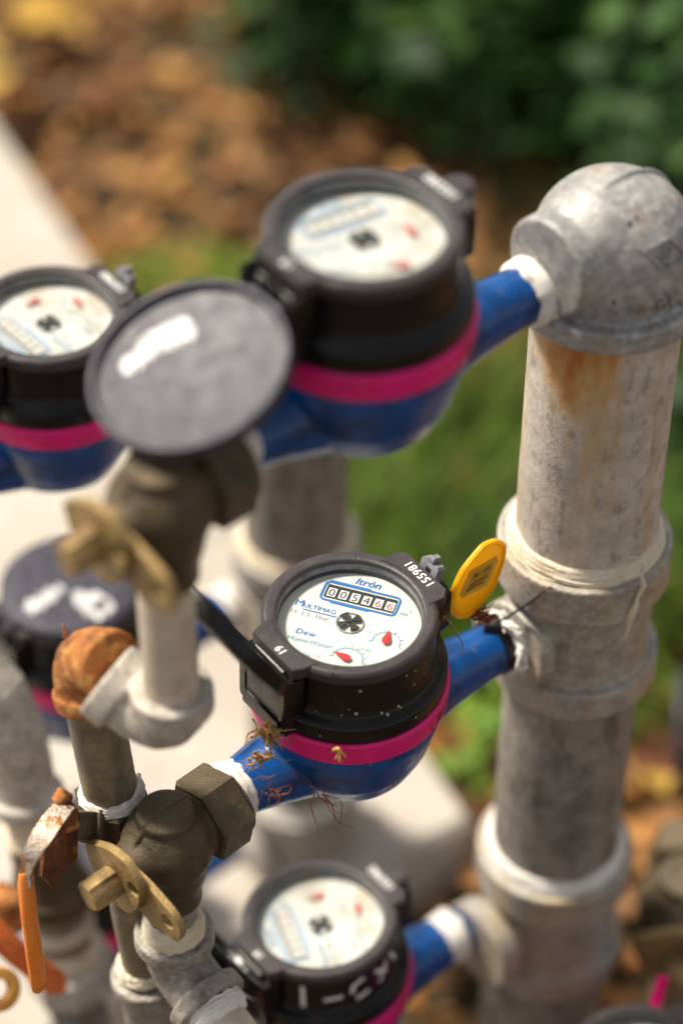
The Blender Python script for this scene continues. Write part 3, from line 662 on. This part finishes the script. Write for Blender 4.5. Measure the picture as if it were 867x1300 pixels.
# thread hanging from the tape
hm = MB()
q0 = P(768, 711, 1.315) - RX; pts = [P(798, 706, 1.327), P(812, 708, 1.325), P(817, 716, 1.324), P(814, 730, 1.330), P(817, 742, 1.335), P(809, 756, 1.341), P(806, 768, 1.345), P(799, 782, 1.352), P(797, 794, 1.357), P(793, 810, 1.362)]
pts = [p - RX + Vector((0, -.0006, 0)) for p in pts]
hm.tube(pts, [.0005, .0008, .0015, .0009, .0016, .0010, .0018, .0026, .0014, .0004], 8); put('thread_tape_strand', hm, TAPE_C, ris, 60)

ris2 = riser(Vector((-.030, 1.222, 0)), [.315, .070], .551, 'second thick pipe, blurred, standing behind the meters in the middle', True, .0345, (PIPE_D, PIPE_D))
for o in bpy.data.objects:
    if o.parent == ris2 and 'label' in o: del o['label']
er2 = copy_tree(er); er2.location = ris2.location + Vector((0, 0, .552)); er2.scale = (.92,) * 3; er2['label'] = 'blurred grey elbow mostly hidden behind the highest meter, left of its housing'

# sleeves of tape between meters and risers, unions
def sleeve(meter, x0, x1, r0, r1, name='thread_tape', m=None, seed=0): return tape(name, (x0, 0, 0), (x1, 0, 0), r0, r1, meter, m, seed, 64, .0006)
sleeve(m_top, .0975, .128, .0168, .0185, seed=1); sleeve(m_bot, .0840, .100, .0152, .0168, seed=2)
sleeve(m_left, .110, .135, .0150, .0165, seed=3); sleeve(m_lid, .110, .124, .0150, .0165, seed=4); sleeve(m_low, .110, .124, .0150, .0165, seed=6)

for k, m_ in enumerate((m_top, m_main, m_bot)): sleeve(m_, -.084, -.066, .0170, .0152, seed=10 + k)

# ------------------------------------------------------------ brass valves
def make_valve(label, O, yaw, group='brass lock-wing valves'):
    t = thing('brass_valve', label, 'valve', O, (0, 0, R(yaw)), group)
    b = MB(); b.sphere((0, 0, 0), .0240, 40, (1.0, 1, 1.02))
    b.tube([(.010, 0, 0), (.026, 0, 0)], [.020, .0155], 32); b.tube([(-.012, 0, 0), (-.026, 0, 0)], [.018, .0125], 32)
    b.tube([(0, 0, -.006), (0, 0, -.022), (0, 0, -.034), (0, 0, -.042)], [.0215, .0190, .0160, .0160], 32)
    b.lathe(rp([(0, .018), (.0150, .018), (.0150, .0238), (.0138, .0250), (0, .0268)], .001), None, 40)
    b.tube([(math.cos(R(q)) * .0243, 0, math.sin(R(q)) * .0262) for q in range(20, 165, 8)], .0010, 8)
    fuse('valve_body', b, BRASS, t, .0009, 1, .00018)
    sm_ = MB(); sm_.tube([(-.0215, 0, .0125), (-.0185, 0, .0170), (-.0148, 0, .0205), (-.0142, 0, .0246), (0, 0, .0268), (.0142, 0, .0246), (.0148, 0, .0205), (.0185, 0, .0165)], .0009, 8)
    put('casting_seam', sm_, BRASS, t)
    hx = MB(); M = Matrix.Translation((.020, 0, 0)) @ Matrix.Rotation(R(90), 4, 'Y') @ Matrix.Rotation(R(12), 4, 'Z')
    hp = [(math.cos(R(60 * i)) * .0235, math.sin(R(60 * i)) * .0235) for i in range(6)]
    hx.prism(hp, 0, .021, M, .0014); hx.tube([(.039, 0, 0), (.0425, 0, 0)], .0190, 40); hx.tube([(.041, 0, 0), (.0435, 0, 0)], .0165, 40)
    put('union_nut', hx, BRASS, t, 30)
    # wing plates lie in the local yz plane
    def plate(poly, x0, x1, holes, m):
        bm = bmesh.new(); n = 5
        pl = []
        N_ = len(poly)
        for i in range(N_):
            a, p, c = Vector(poly[i - 1]), Vector(poly[i]), Vector(poly[(i + 1) % N_]); r_ = min(.0045, (a - p).length * .45, (c - p).length * .45)
            p0 = p + (a - p).normalized() * r_; p2 = p + (c - p).normalized() * r_
            for k in range(n): u = k / (n - 1); pl.append(p0 * (1 - u) ** 2 + p * 2 * u * (1 - u) + p2 * u * u)
        loops = [pl] + [[Vector((hx_ + math.cos(R(30 * k)) * hr, hy_ + math.sin(R(30 * k)) * hr)) for k in range(12)] for hx_, hy_, hr in holes]
        edges = []; tops = []
        for lp in loops:
            vs = [bm.verts.new((x0, q.x, q.y)) for q in lp]; edges += [bm.edges.new((vs[i], vs[(i + 1) % len(vs)])) for i in range(len(vs))]
        fs = bmesh.ops.triangle_fill(bm, edges=edges, use_beauty=True)
        faces = [g for g in fs['geom'] if isinstance(g, bmesh.types.BMFace)]
        ex_ = bmesh.ops.extrude_face_region(bm, geom=faces)
        for g in ex_['geom']:
            if isinstance(g, bmesh.types.BMVert): g.co.x = x1
        bmesh.ops.recalc_face_normals(bm, faces=bm.faces)
        me = bpy.data.meshes.new('lock_wing'); bm.to_mesh(me); bm.free()
        o = bpy.data.objects.new('lock_wing', me); C.objects.link(o); o.parent = t; me.materials.append(m)
        bv_ = o.modifiers.new('b', 'BEVEL'); bv_.width = .0008; bv_.segments = 2; bv_.limit_method = 'ANGLE'; bv_.angle_limit = R(50)
        return o
    plate([(.0235, .008), (.004, .0205), (-.010, .0225), (-.0200, .013), (-.0185, -.004), (-.0100, -.0190), (.004, -.0215), (.0150, -.0150), (.0200, -.004)], -.0345, -.0300, [(-.0150, .0060, .0046)], BRASS_Y)
    plate([(.008, .010), (-.020, .009), (-.040, .003), (-.045, -.006), (-.041, -.017), (-.022, -.020), (.008, -.014)], -.0295, -.0255, [(-.0340, -.006, .0046)], BRASS_Y)
    st = MB(); st.tube([(-.024, 0, 0), (-.034, 0, 0)], .0100, 32)
    sqp = [(math.cos(R(q)) * .0085, math.sin(R(q)) * (.0085 if abs(math.sin(R(q))) < .8 else .0068)) for q in range(0, 360, 15)]
    st.prism(sqp, .034, .0515, Matrix.Rotation(R(-90), 4, 'Y') @ Matrix.Rotation(R(30), 4, 'Z'), .0012)
    put('stem', st, BRASS_Y, t)
    return t
V2 = P(203, 642, 1.10); V1 = P(213, 1070, 1.285)
v2 = make_valve('upper brass valve, blurred, right under the open grey lid', V2, 42)
v1 = make_valve('lower brass valve, sharply focused, left of the middle meter', V1, 43)

def elbow_fit(name, label, p0, pc, p1, r, c0, c1, m, cl=.010, voxel=.0010, wob=.0003, grp=None, mid=1.0, ridge=False, base=None, bend=.55):
    p0, pc, p1 = Vector(p0), Vector(pc), Vector(p1); base = base or pc
    t = thing(name, label, 'pipe elbow', base, group=grp); p0, pc, p1 = p0 - base, pc - base, p1 - base
    b = MB(); a = pc.lerp(p0, bend); c = pc.lerp(p1, bend)
    pts = [p0, a] + [a * (1 - u) ** 2 + pc * 2 * u * (1 - u) + c * u * u for u in (.2, .35, .5, .65, .8)] + [c, p1]
    b.tube(pts, [r] * 2 + [r * mid] * 5 + [r] * 2, 40)
    bead(b, p0 - (p0 - a).normalized() * cl * .5, p0 - a, c0, cl); bead(b, p1 - (p1 - c).normalized() * cl * .5, p1 - c, c1, cl)
    if ridge:
        nrm = (p0 - pc).cross(p1 - pc).normalized(); out = -((p0 - pc).normalized() + (p1 - pc).normalized()).normalized()
        b.tube([pc.lerp(p0, .1) + out * r * 1.05, pc + out * r * .72, pc.lerp(p1, .3) + out * r * 1.02], .0011, 8)
    fuse('elbow', b, m, t, voxel, 2, wob); return t
# upper pale pipe under the upper valve
dn = Vector((0, 0, -1))
nb = V2 + dn * .040
gE = V2 + dn * .150
np_ = thing('short_pipe', 'short pale pipe running down from the upper brass valve into a grey elbow', 'pipe', gE)
put('pipe', jit_tube(Vector((0, 0, .020)), Vector((0, 0, .112)), .0130, 40), PIPE_L, np_)
PA0 = P(101, 826, 1.232); AX = Vector((P(195, 1270, 1.405) - P(116, 880, 1.24))).normalized()
gC = P(150, 856, 1.205)
elbow_fit('pipe_elbow', 'grey cast elbow between the short pale pipe and the rusty elbow', gE + Vector((0, 0, .036)), gE + Vector((0, 0, .004)), P(134, 861, 1.200), .0165, .0195, .0200, GALV_W, .013, mid=1.04, bend=.8)
pA_top = P(116, 882, 1.243)
elbow_fit('pipe_elbow', 'bright rusty orange elbow on top of the thin dark pipe', P(144, 846, 1.21), PA0, pA_top + AX * .004, .0165, .0172, .0185, RUST, .009, wob=.0004, mid=1.0, ridge=True, bend=.8)
# pipe A
pA = thing('thin_pipe', 'thin dark pipe standing below the rusty orange elbow', 'pipe', P(195, 1270, 1.405), group='thin customer pipes')
o0 = pA.location.copy()
put('pipe', jit_tube(pA_top - o0, P(142, 1010, 1.293) - o0, .0140, 40), PIPE_S, pA)
put('pipe', jit_tube(P(160, 1085, 1.325) - o0, P(200, 1290, 1.415) - o0, .0135, 40), PIPE_L if False else PIPE_S, pA)
tape('thread_tape', P(143, 1012, 1.294) - o0, P(140, 998, 1.288) - o0, .0162, .0148, pA, TAPE, 21)
tape('thread_tape', P(187, 1228, 1.388) - o0, P(184, 1215, 1.382) - o0, .0160, .0142, pA, TAPE_C, 22)
cb = MB(); cb.tube([P(187, 1232, 1.389) - o0, P(208, 1330, 1.432) - o0], .0175, 40); bead(cb, P(189, 1240, 1.392) - o0, AX, .0205, .010)
fuse('coupling', cb, GALV_M, pA, .0011, 4, .0003)
# ball valve A
BV = P(150, 1040, 1.306)
bva = thing('ball_valve', 'brass ball valve on the thin dark pipe, with a rusted lever and sharp orange grip', 'valve', BV, group='lever ball valves with orange grips')
b = MB(); b.tube([P(143, 1014, 1.295) - BV, P(150, 1040, 1.306) - BV, P(158, 1078, 1.322) - BV, P(162, 1100, 1.331) - BV], [.0175, .0182, .0170, .0155], 40); b.sphere(P(152, 1046, 1.308) - BV, .0190)
sdv = (P(70, 1040, 1.270) - BV).normalized()
b.tube([P(150, 1050, 1.306) - BV, P(108, 1046, 1.283) - BV], [.0120, .0095], 24)
fuse('valve_body', b, BRASS, bva, .0010, 3, .0002)
hx = MB(); M = frame(P(141, 1008, 1.2925) - BV, -AX * -1); hx.prism([(math.cos(R(60 * i)) * .0200, math.sin(R(60 * i)) * .0200) for i in range(6)], 0, .016, M, .0012); put('hex_collar', hx, BRASS, bva, 30)
bs_ = MB(); M = frame(P(112, 1046, 1.286) - BV, sdv); bs_.box(.018, .022, .006, M, .001); bs_.box(.014, .016, .014, M @ Matrix.Translation((0, 0, .007)), .001); put('stem_boss', bs_, BRASS, bva)
nut = MB(); M = frame(P(86, 1034, 1.268) - BV, sdv); nut.prism([(math.cos(R(60 * i)) * .0085, math.sin(R(60 * i)) * .0085) for i in range(6)], 0, .007, M, .001); nut.tube([M @ Vector((0, 0, -.004)), M @ Vector((0, 0, .011))], .0042, 16); put('stem_nut', nut, RUST_D, bva, 30)
def strap(pts, wd, thk, side):
    """flat steel strap along pts, width along side"""
    b = MB(); pts = [Vector(p) for p in pts]; side = Vector(side).normalized(); v = []; f = []; n = len(pts)
    for i in range(n):
        t_ = (pts[min(i + 1, n - 1)] - pts[max(i - 1, 0)]).normalized(); s_ = (side - t_ * side.dot(t_)).normalized(); u = t_.cross(s_)
        ww = wd[i] if hasattr(wd, '__len__') else wd
        for a, c in ((1, 1), (-1, 1), (-1, -1), (1, -1)): v.append(pts[i] + s_ * ww / 2 * a + u * thk / 2 * c)
    for i in range(n - 1):
        for k in range(4): l = (k + 1) % 4; f.append((i * 4 + k, i * 4 + l, i * 4 + 4 + l, i * 4 + 4 + k))
    f += [(3, 2, 1, 0), tuple(range(4 * n - 4, 4 * n))]; return b.add([tuple(p) for p in v], f)
L_ = [P(84, 1022, 1.262), P(66, 1044, 1.254), P(54, 1062, 1.250), P(40, 1085, 1.248), P(32, 1110, 1.249), P(34, 1126, 1.25)]
side = Vector((.35, -.55, .5))
put('lever', strap([p - BV for p in L_], [.010, .011, .011, .008, .006, .006], .0028, (.95, -.3, -.1)), STEEL, bva)
web = MB(); wp = [P(88, 1040, 1.268), P(98, 1062, 1.276), P(96, 1088, 1.278), P(84, 1098, 1.274), P(66, 1126, 1.268), P(52, 1112, 1.262), P(56, 1070, 1.256), P(72, 1045, 1.260)]
nn = (wp[3] - wp[0]).cross(wp[5] - wp[0]).normalized() * .0011
n = len(wp); web.add([tuple(p - BV + nn) for p in wp] + [tuple(p - BV - nn) for p in wp], [tuple(range(n)), tuple(range(n, 2 * n))[::-1]] + [(i, (i + 1) % n, n + (i + 1) % n, n + i) for i in range(n)])
put('lever_plate', web, RUST_D, bva, 30)
fl = MB(); fl.tube([P(72, 1018, 1.262) - BV, P(78, 1010, 1.262) - BV, P(88, 1014, 1.266) - BV], [.003, .0045, .003], 10); fl.tube([P(80, 1052, 1.262) - BV, P(94, 1044, 1.268) - BV], [.003, .004], 10); put('rust_flake', fl, RUST, bva)
grip = MB(); gp = [P(32, 1108, 1.249), P(33, 1118, 1.25), P(38, 1165, 1.257), P(44, 1210, 1.266), P(49, 1245, 1.273), P(50, 1256, 1.275), P(50.5, 1260, 1.276)]
grip.tube([p - BV for p in gp], [.0036, .0048, .0049, .0050, .0048, .0038, .0012], 20, True, .55); put('lever_grip', grip, ORANGE, bva, 60)
# lower elbow below the focused valve
nb = V1 + dn * .040
lo = thing('short_pipe', 'short grey pipe with white tape below the focused brass valve', 'pipe', V1 + dn * .085)
put('pipe', jit_tube((0, 0, .010), (0, 0, .052), .0130, 40), PIPE_D, lo); tape('thread_tape', (0, 0, .012), (0, 0, .028), .0162, .0142, lo, TAPE_C, 31)
lE = V1 + dn * .100
p1 = lE + Vector((.020, -.024, -.006))
elbow_fit('pipe_elbow', 'grey iron elbow at the bottom below the focused brass valve', lE + Vector((0, 0, .030)), lE + Vector((0, 0, .002)), p1, .0165, .0210, .0215, GALV_M, .010, bend=.5)
ob = thing('short_pipe', 'white taped pipe end leaving the bottom elbow toward the lower right', 'pipe', p1); dd = (p1 - lE - Vector((0, 0, .004))).normalized()
tape('thread_tape', dd * -.002, dd * .010, .0172, .0150, ob, TAPE, 33); put('pipe', jit_tube(dd * .004, dd * .07, .0133, 40), PIPE_L, ob)

# ------------------------------------------------------------ blurred left column
cB = thing('valve_column', 'blurred stack of fittings and pipe at the lower left edge, under a big grey elbow', 'pipe', P(92, 1300, 1.62))
o0 = cB.location.copy(); q = lambda x, y, z: P(x, y, z) - o0
b = MB(); b.tube([q(-75, 830, 1.46), q(-40, 848, 1.46), q(-8, 880, 1.465), q(14, 928, 1.475), q(27, 975, 1.49), q(33, 1005, 1.50)], [.019, .0195, .0200, .0200, .0190, .0185], 40); bead(b, q(35, 1012, 1.502), (q(37, 1012, 1.502) - q(32, 975, 1.49)), .0225, .011)
fuse('elbow', b, GALV_W, cB, .0014, 4, .0003, label='large pale grey elbow')
put('pipe', MB().tube([q(38, 1015, 1.505), q(50, 1080, 1.53)], .0165, 40), PIPE_L, cB)
tape('thread_tape', q(47, 1060, 1.522), q(44, 1042, 1.515), .0200, .0170, cB, TAPE_C, 41)
b = MB(); b.tube([q(48, 1062, 1.524), q(58, 1090, 1.536), q(64, 1120, 1.548), q(68, 1145, 1.558)], [.0185, .0200, .0235, .0190], 32); bead(b, q(66, 1130, 1.552), q(64, 1120, 1.548) - q(68, 1145, 1.558), .0255, .013); fuse('valve_body', b, BRASS, cB, .0013, 3, .0003)
put('pipe', MB().tube([q(68, 1140, 1.556), q(92, 1245, 1.598)], .0175, 40), PIPE_S, cB)
bn = MB(); bead(bn, q(76, 1170, 1.567), q(68, 1140, 1.556) - q(84, 1215, 1.585), .0215, .010); put('lock_ring', bn, PIPE_L, cB)
tape('thread_tape', q(86, 1212, 1.586), q(82, 1192, 1.578), .0215, .0185, cB, TAPE_C, 42)
hx = MB(); ax = (q(86, 1220, 1.588) - q(98, 1275, 1.612)).normalized(); M = frame(q(95, 1250, 1.600), ax); hx.prism([(math.cos(R(45 * i + 12)) * .0275, math.sin(R(45 * i + 12)) * .0275) for i in range(8)], 0, .026, M, .002); put('hex_coupling', hx, GALV_W, cB, 30)
put('pipe', MB().tube([q(98, 1270, 1.61), q(112, 1345, 1.64)], .0185, 40), PIPE_D, cB)
# its rusty lever, blurred
lv = thing('valve_lever', 'blurred reddish orange lever behind the sharp orange grip, lower left', 'lever', P(10, 1180, 1.46), group='lever ball valves with orange grips')
o1 = lv.location.copy(); g2 = MB(); g2.tube([P(-30, 1150, 1.45) - o1, P(-5, 1185, 1.45) - o1, P(22, 1210, 1.46) - o1, P(50, 1232, 1.47) - o1, P(72, 1248, 1.48) - o1, P(80, 1254, 1.485) - o1], [.0075, .0078, .0078, .0078, .0078, .004], 20, True, .6); put('lever_grip', g2, ORANGE2, lv, 60)
rb = MB(); rb.sphere(P(12, 1158, 1.50) - o1, .013, 24, (1, .7, 1.4)); rb.tube([P(-10, 1135, 1.5) - o1, P(15, 1150, 1.5) - o1, P(30, 1180, 1.5) - o1], [.010, .011, .007], 16); fuse('lever_bracket', rb, RUST, lv, .0013, 3, .0012)
rn = MB(); M = frame(P(-4, 1255, 1.42), (.5, -.6, .6)); rn.lathe(rp([(.006, 0), (.0125, 0), (.0125, .006), (.006, .006)], .001), M, 32, True)
nt_ = put('rusty_washer', rn, mat('ochre_rust', ((.55, .24, .04), (.70, .36, .08), 90), .7), None); tag(nt_, 'ochre ring cut by the left edge near the bottom', 'washer'); 
ctr = P(-4, 1255, 1.42); nt_.data.transform(Matrix.Translation(-ctr)); nt_.location = ctr
# brass valve and pink strap in the lower right
v3 = make_valve('blurred yellowish brass valve at the right edge near the bottom', P(868, 1150, 1.62), 78)
v3.scale = (1.25,) * 3
sp3 = thing('short_pipe', 'pipe carrying the blurred brass valve at the right edge', 'pipe', v3.location + Vector((0, 0, -.05))); put('pipe', jit_tube((0, 0, .002), (0, 0, -v3.location.z + .03), .0135, 40), PIPE_S, sp3)
st = strap([P(826, 1300, 1.52), P(832, 1270, 1.52), P(842, 1240, 1.515)], .006, .002, (1, 0, 0)); sO = P(832, 1270, 1.52)
so_ = MB().add([tuple(Vector(p) - sO) for p in st.v], st.f); o = put('seal_strap', so_, PINK, None); o.location = sO; tag(o, 'short magenta strap standing above the dark rim at the bottom right', 'strap')
dl = thing('open_lid', 'blurred violet grey lid seen edge-on at the right frame edge', 'lid', P(868, 930, 1.85))
M = frame((0, 0, 0), (.95, -.15, .12)); lb = MB(); lb.lathe(rp([(0, .0025), (.040, .0025), (.044, .001), (.044, -.004), (.041, -.004), (.041, -.001), (0, -.001)], .0007), M, 64); put('disc', lb, LIDIN, dl)
kb = MB(); kb.box(.014, .02, .012, Matrix.Translation((.01, .01, -.045)), .002); put('hinge', kb, BLACK, dl)

# ------------------------------------------------------------ tag, tie, roots
TC = P(607, 731, 1.325)
tg = thing('meter_tag', 'yellow plastic tag tied upright beside the middle meter', 'tag', TC)
ux = (P(625, 690, 1.33) - P(600, 775, 1.345)); uz_ = P(632, 685, 1.322) - P(592, 776, 1.335); side_ = P(638, 720, 1.335) - P(580, 742, 1.315)
yv = uz_.normalized(); xv = (side_ - yv * side_.dot(yv)).normalized(); zv = xv.cross(yv)
Mt = Matrix.Identity(4)
for i in range(3): Mt[i][0] = xv[i]; Mt[i][1] = yv[i]; Mt[i][2] = zv[i]
def tag_out(s):
    o = []
    for x, y in [(_x * 1.36, _y * 1.10) for _x, _y in [(-.0120, -.0170), (-.0125, .0030), (-.0062, .0175), (.0, .0202), (.0062, .0190), (.0098, .0120), (.0120, -.0060), (.0045, -.0215), (-.0020, -.0235)]]: o.append(Vector((x * s, y * s)))
    for _ in range(3):
        o = [q_ for i_ in range(len(o)) for q_ in (o[i_].lerp(o[(i_ + 1) % len(o)], .16 if _ < 1 else .25), o[i_].lerp(o[(i_ + 1) % len(o)], .84 if _ < 1 else .75))]
    pl = [(q_.x, q_.y) for q_ in o]
    return pl
tm = MB(); tm.prism(tag_out(1.0), -.0012, .0012, Mt, .0005)
# raised rim
a = tag_out(1.0); c_ = tag_out(.88); n = len(a); v = [(x, y, .0011) for x, y in a] + [(x * .985, y * .985, .0020) for x, y in a] + [(x, y, .0020) for x, y in c_] + [(x, y, .0011) for x, y in c_]
tm.add(v, [(k * n + i, k * n + (i + 1) % n, (k + 1) * n + (i + 1) % n, (k + 1) * n + i) for k in range(3) for i in range(n)], Mt)
put('plate', tm, YEL, tg, 50)
fm = MB(); fm.prism([(-.0105, -.0105), (-.0105, .0035), (.0055, .0125), (.0088, .0100), (.0088, -.0050), (-.0070, -.0125)], .0011, .00145, Mt); put('print_field', fm, TAGF, tg, None)
ik = MB()
for k in range(14): v, f = stroke2d([(-.0065 + k * .0009, -.0095 + k * .0006), (-.0065 + k * .0009, .0025 + k * .0005)], .00018); ik.add([(x, y, .0016) for x, y, z in v], f, Mt)
for (p0, p1_, wd) in (((-.0062, -.0082), (.0045, -.0025), .0009), ((-.0055, -.0052), (.0050, .0010), .0007), ((-.0050, .0000), (-.0030, .0015), .0014), ((.0010, .0040), (.0050, .0060), .0006)):
    v, f = stroke2d([p0, ((p0[0] + p1_[0]) / 2, (p0[1] + p1_[1]) / 2 + .0004), p1_], wd); ik.add([(x, y, .0017) for x, y, z in v], f, Mt)
put('worn_print', ik, TAGINK, tg, None, clean=False)
TO = P(618, 790, 1.36)
ct = thing('cable_tie', 'thin black cable tie whose tail points right from the yellow tag', 'cable tie', TO)
w2 = m_main.matrix_basis if False else (Matrix.Translation(m_main.location) @ m_main.rotation_euler.to_matrix().to_4x4())
b = MB(); b.lathe(rp([(.0141, -.0028), (.0158, -.0028), (.0158, .0028), (.0141, .0028)], .0004), frame(w2 @ Vector((.1010, 0, 0)) - TO, w2.to_3x3() @ Vector((1, 0, 0))), 48, True); put('band', b, BLACK, ct)
b = MB(); hd = w2 @ Vector((.099, .002, .0165)) - TO; b.box(.009, .008, .007, Matrix.Translation(hd), .001); put('head', b, PBLACK, ct)
t0 = hd + TO; t1 = P(700, 743, 1.335); pts = [t0.lerp(t1, i / 8) + Vector((0, 0, -.0022 * math.sin(math.pi * i / 8))) - TO for i in range(9)]
b = MB(); b.tube(pts, [.0014, .0014, .0014, .0015, .0016, .0013, .0010, .0007, .0003], 8, True, .5); put('tail', b, PBLACK, ct)
# frayed tape at the tee mouth
fr = thing('frayed_tape', 'torn white thread tape in the tee mouth right of the middle meter', 'tape', w2 @ Vector((.1045, 0, 0))); fo = fr.location.copy(); r_ = random.Random(5)
b = MB(); Mx = w2.to_3x3()
for k in range(34):
    a = r_.uniform(0, 6.3); c0 = Mx @ Vector((.002 + r_.uniform(-.002, .004), math.cos(a) * .0160, math.sin(a) * .0160)); pts = [c0]
    for j in range(5): pts.append(pts[-1] + Mx @ Vector((r_.gauss(-.0004, .0012), -math.sin(a) * .0022 + r_.gauss(0, .0008), math.cos(a) * .0022 + r_.gauss(0, .0008))))
    b.tube(pts, [.0006, .0014, .0018, .0014, .0009, .0003], 7)
put('strands', b, TAPE, fr)
tape('wrap', Mx @ Vector((-.0005, 0, 0)), Mx @ Vector((.0075, 0, 0)), .0158, .0195, fr, TAPE, 77, 64, .001)

def glare_patch(lid, name, outline, z):  # lays a painted patch of sky glare on a lid, cast from the camera
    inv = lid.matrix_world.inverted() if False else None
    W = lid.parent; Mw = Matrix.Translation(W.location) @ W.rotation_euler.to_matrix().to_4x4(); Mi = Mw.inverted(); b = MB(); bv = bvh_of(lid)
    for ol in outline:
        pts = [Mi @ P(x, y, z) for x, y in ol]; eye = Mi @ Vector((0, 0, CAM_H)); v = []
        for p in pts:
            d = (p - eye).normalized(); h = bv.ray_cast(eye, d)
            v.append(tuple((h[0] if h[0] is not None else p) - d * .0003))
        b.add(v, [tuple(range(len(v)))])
    return stuff(put(name, b, GLARE, lid, None, clean=False))
GLARE = mat('worn_white_label', ((.40, .38, .40), (.80, .79, .78), 90), .5, layers=[((.14, .13, .15), 120, .58, .08, 8, None, .8)])  # broken sky reflection on the lids, painted as white colour
sc = lambda a, m, k, w_: [(a[0] + (m[0] - a[0]) * i / k + (w_[0] if i % 2 else 0), a[1] + (m[1] - a[1]) * i / k + (w_[1] if i % 2 else 0)) for i in range(k + 1)]
glare_patch(bpy.data.objects[m_top['_lid']], 'worn_label', [[(172, 446), (160, 452), (152, 462), (158, 476), (168, 474), (172, 462), (177, 470), (184, 460), (188, 454), (194, 456), (200, 446), (206, 450), (212, 441), (219, 445), (224, 436), (231, 438), (236, 430), (244, 432), (249, 424), (246, 412), (238, 402), (226, 404), (206, 414), (186, 424), (176, 434)]], 1.1)
glare_patch(bpy.data.objects['lid.%03d' % 4] if False else bpy.data.objects[m_lid['_lid']], 'worn_label', [[(31, 772), (36, 760), (44, 762), (48, 752), (56, 754), (60, 744), (68, 748), (74, 740), (82, 744), (80, 754), (72, 758), (68, 766), (60, 764), (56, 774), (48, 772), (42, 780)], [(92, 752), (102, 748), (110, 754), (122, 750), (136, 758), (146, 768), (144, 786), (132, 780), (126, 790), (116, 780), (110, 784), (104, 772), (96, 770)]], 1.58)
for m_ in (m_top, m_main, m_bot, m_left, m_lid, m_low, m_rb): del m_['_lid']
def roots(label, start, n, spread, length, seed, m, down=(0, 0, -1), rad=.0006, grp='dry root tufts on the middle meter'):
    r_ = random.Random(seed); t = thing('dry_root_tuft', label, 'dried root', start, group=grp); b = MB()
    for k in range(n):
        p = Vector((r_.gauss(0, spread), r_.gauss(0, spread * .5), r_.gauss(0, spread))); d = (Vector(down) + Vector((r_.gauss(0, .55), r_.gauss(0, .3), r_.gauss(0, .4)))).normalized(); pts = [p]
        for j in range(9):
            d = (d + Vector((r_.gauss(0, .35), r_.gauss(0, .2), r_.gauss(-.03, .3)))).normalized(); pts.append(pts[-1] + d * length / 9)
        r0 = rad * r_.uniform(.5, 1.5); b.tube(pts, [r0 * (1 - .08 * j) * r_.uniform(.7, 1.3) for j in range(10)], 5)
    stuff(put('root_strands', b, m, t, None, clean=False)); return t
roots('brown dry roots hanging over the magenta ring, nearest the brass nut', P(338, 925, 1.268), 22, .0030, .014, 1, ROOT, (.25, 0, -2.6), .0009)
roots('fine reddish root hairs under the blue body beside the white tape', P(346, 1000, 1.268), 12, .004, .013, 2, ROOT_R, rad=.00035)
roots('dry root wisp hanging under the middle of the blue meter body', P(408, 1008, 1.278), 8, .003, .026, 3, ROOT_R, (.6, 0, -.8), .0004)
roots('yellow bit of dry root stuck on the magenta ring at the front', P(430, 952, 1.264), 5, .0010, .007, 4, mat('yellow_dry_root', ((.50, .28, .05), (.70, .45, .12), 200), .9), rad=.0009)
roots('tangled brown root wedged by the clasp, left of the yellow tag', P(562, 782, 1.315), 7, .0015, .026, 6, ROOT, rad=.0006)
roots('dark tangle of dry root at the foot of the yellow tag', P(612, 782, 1.340), 26, .0024, .007, 8, ROOT_R, (.5, 0, .1), .0009)
roots('dry root clump on the blue body left end, beside the white tape', P(330, 960, 1.272), 16, .0026, .014, 9, ROOT, rad=.0006)
# dried flecks on the black housing
r_ = random.Random(12); sp = MB(); bv = bvh_of(h_main)
for k in range(26):
    a = R(r_.uniform(-170, 20)); zz = r_.uniform(.046, .078); dn_ = Vector((math.cos(a), math.sin(a), 0)); r0 = r_.uniform(.0002, .0009); tx = Vector((-dn_.y, dn_.x, 0))
    project(sp, ([(math.cos(i * .9) * r0 * r_.uniform(.6, 1.5), math.sin(i * .9) * r0, 0) for i in range(7)], [tuple(range(7))]), dn_ * .04 + Vector((0, 0, zz)), tx, (0, 0, 1), -dn_, bv, .0003)
stuff(put('dried_fleck', sp, mat('dried_fleck', (.50, .42, .26), .9), h_main, None, clean=False))
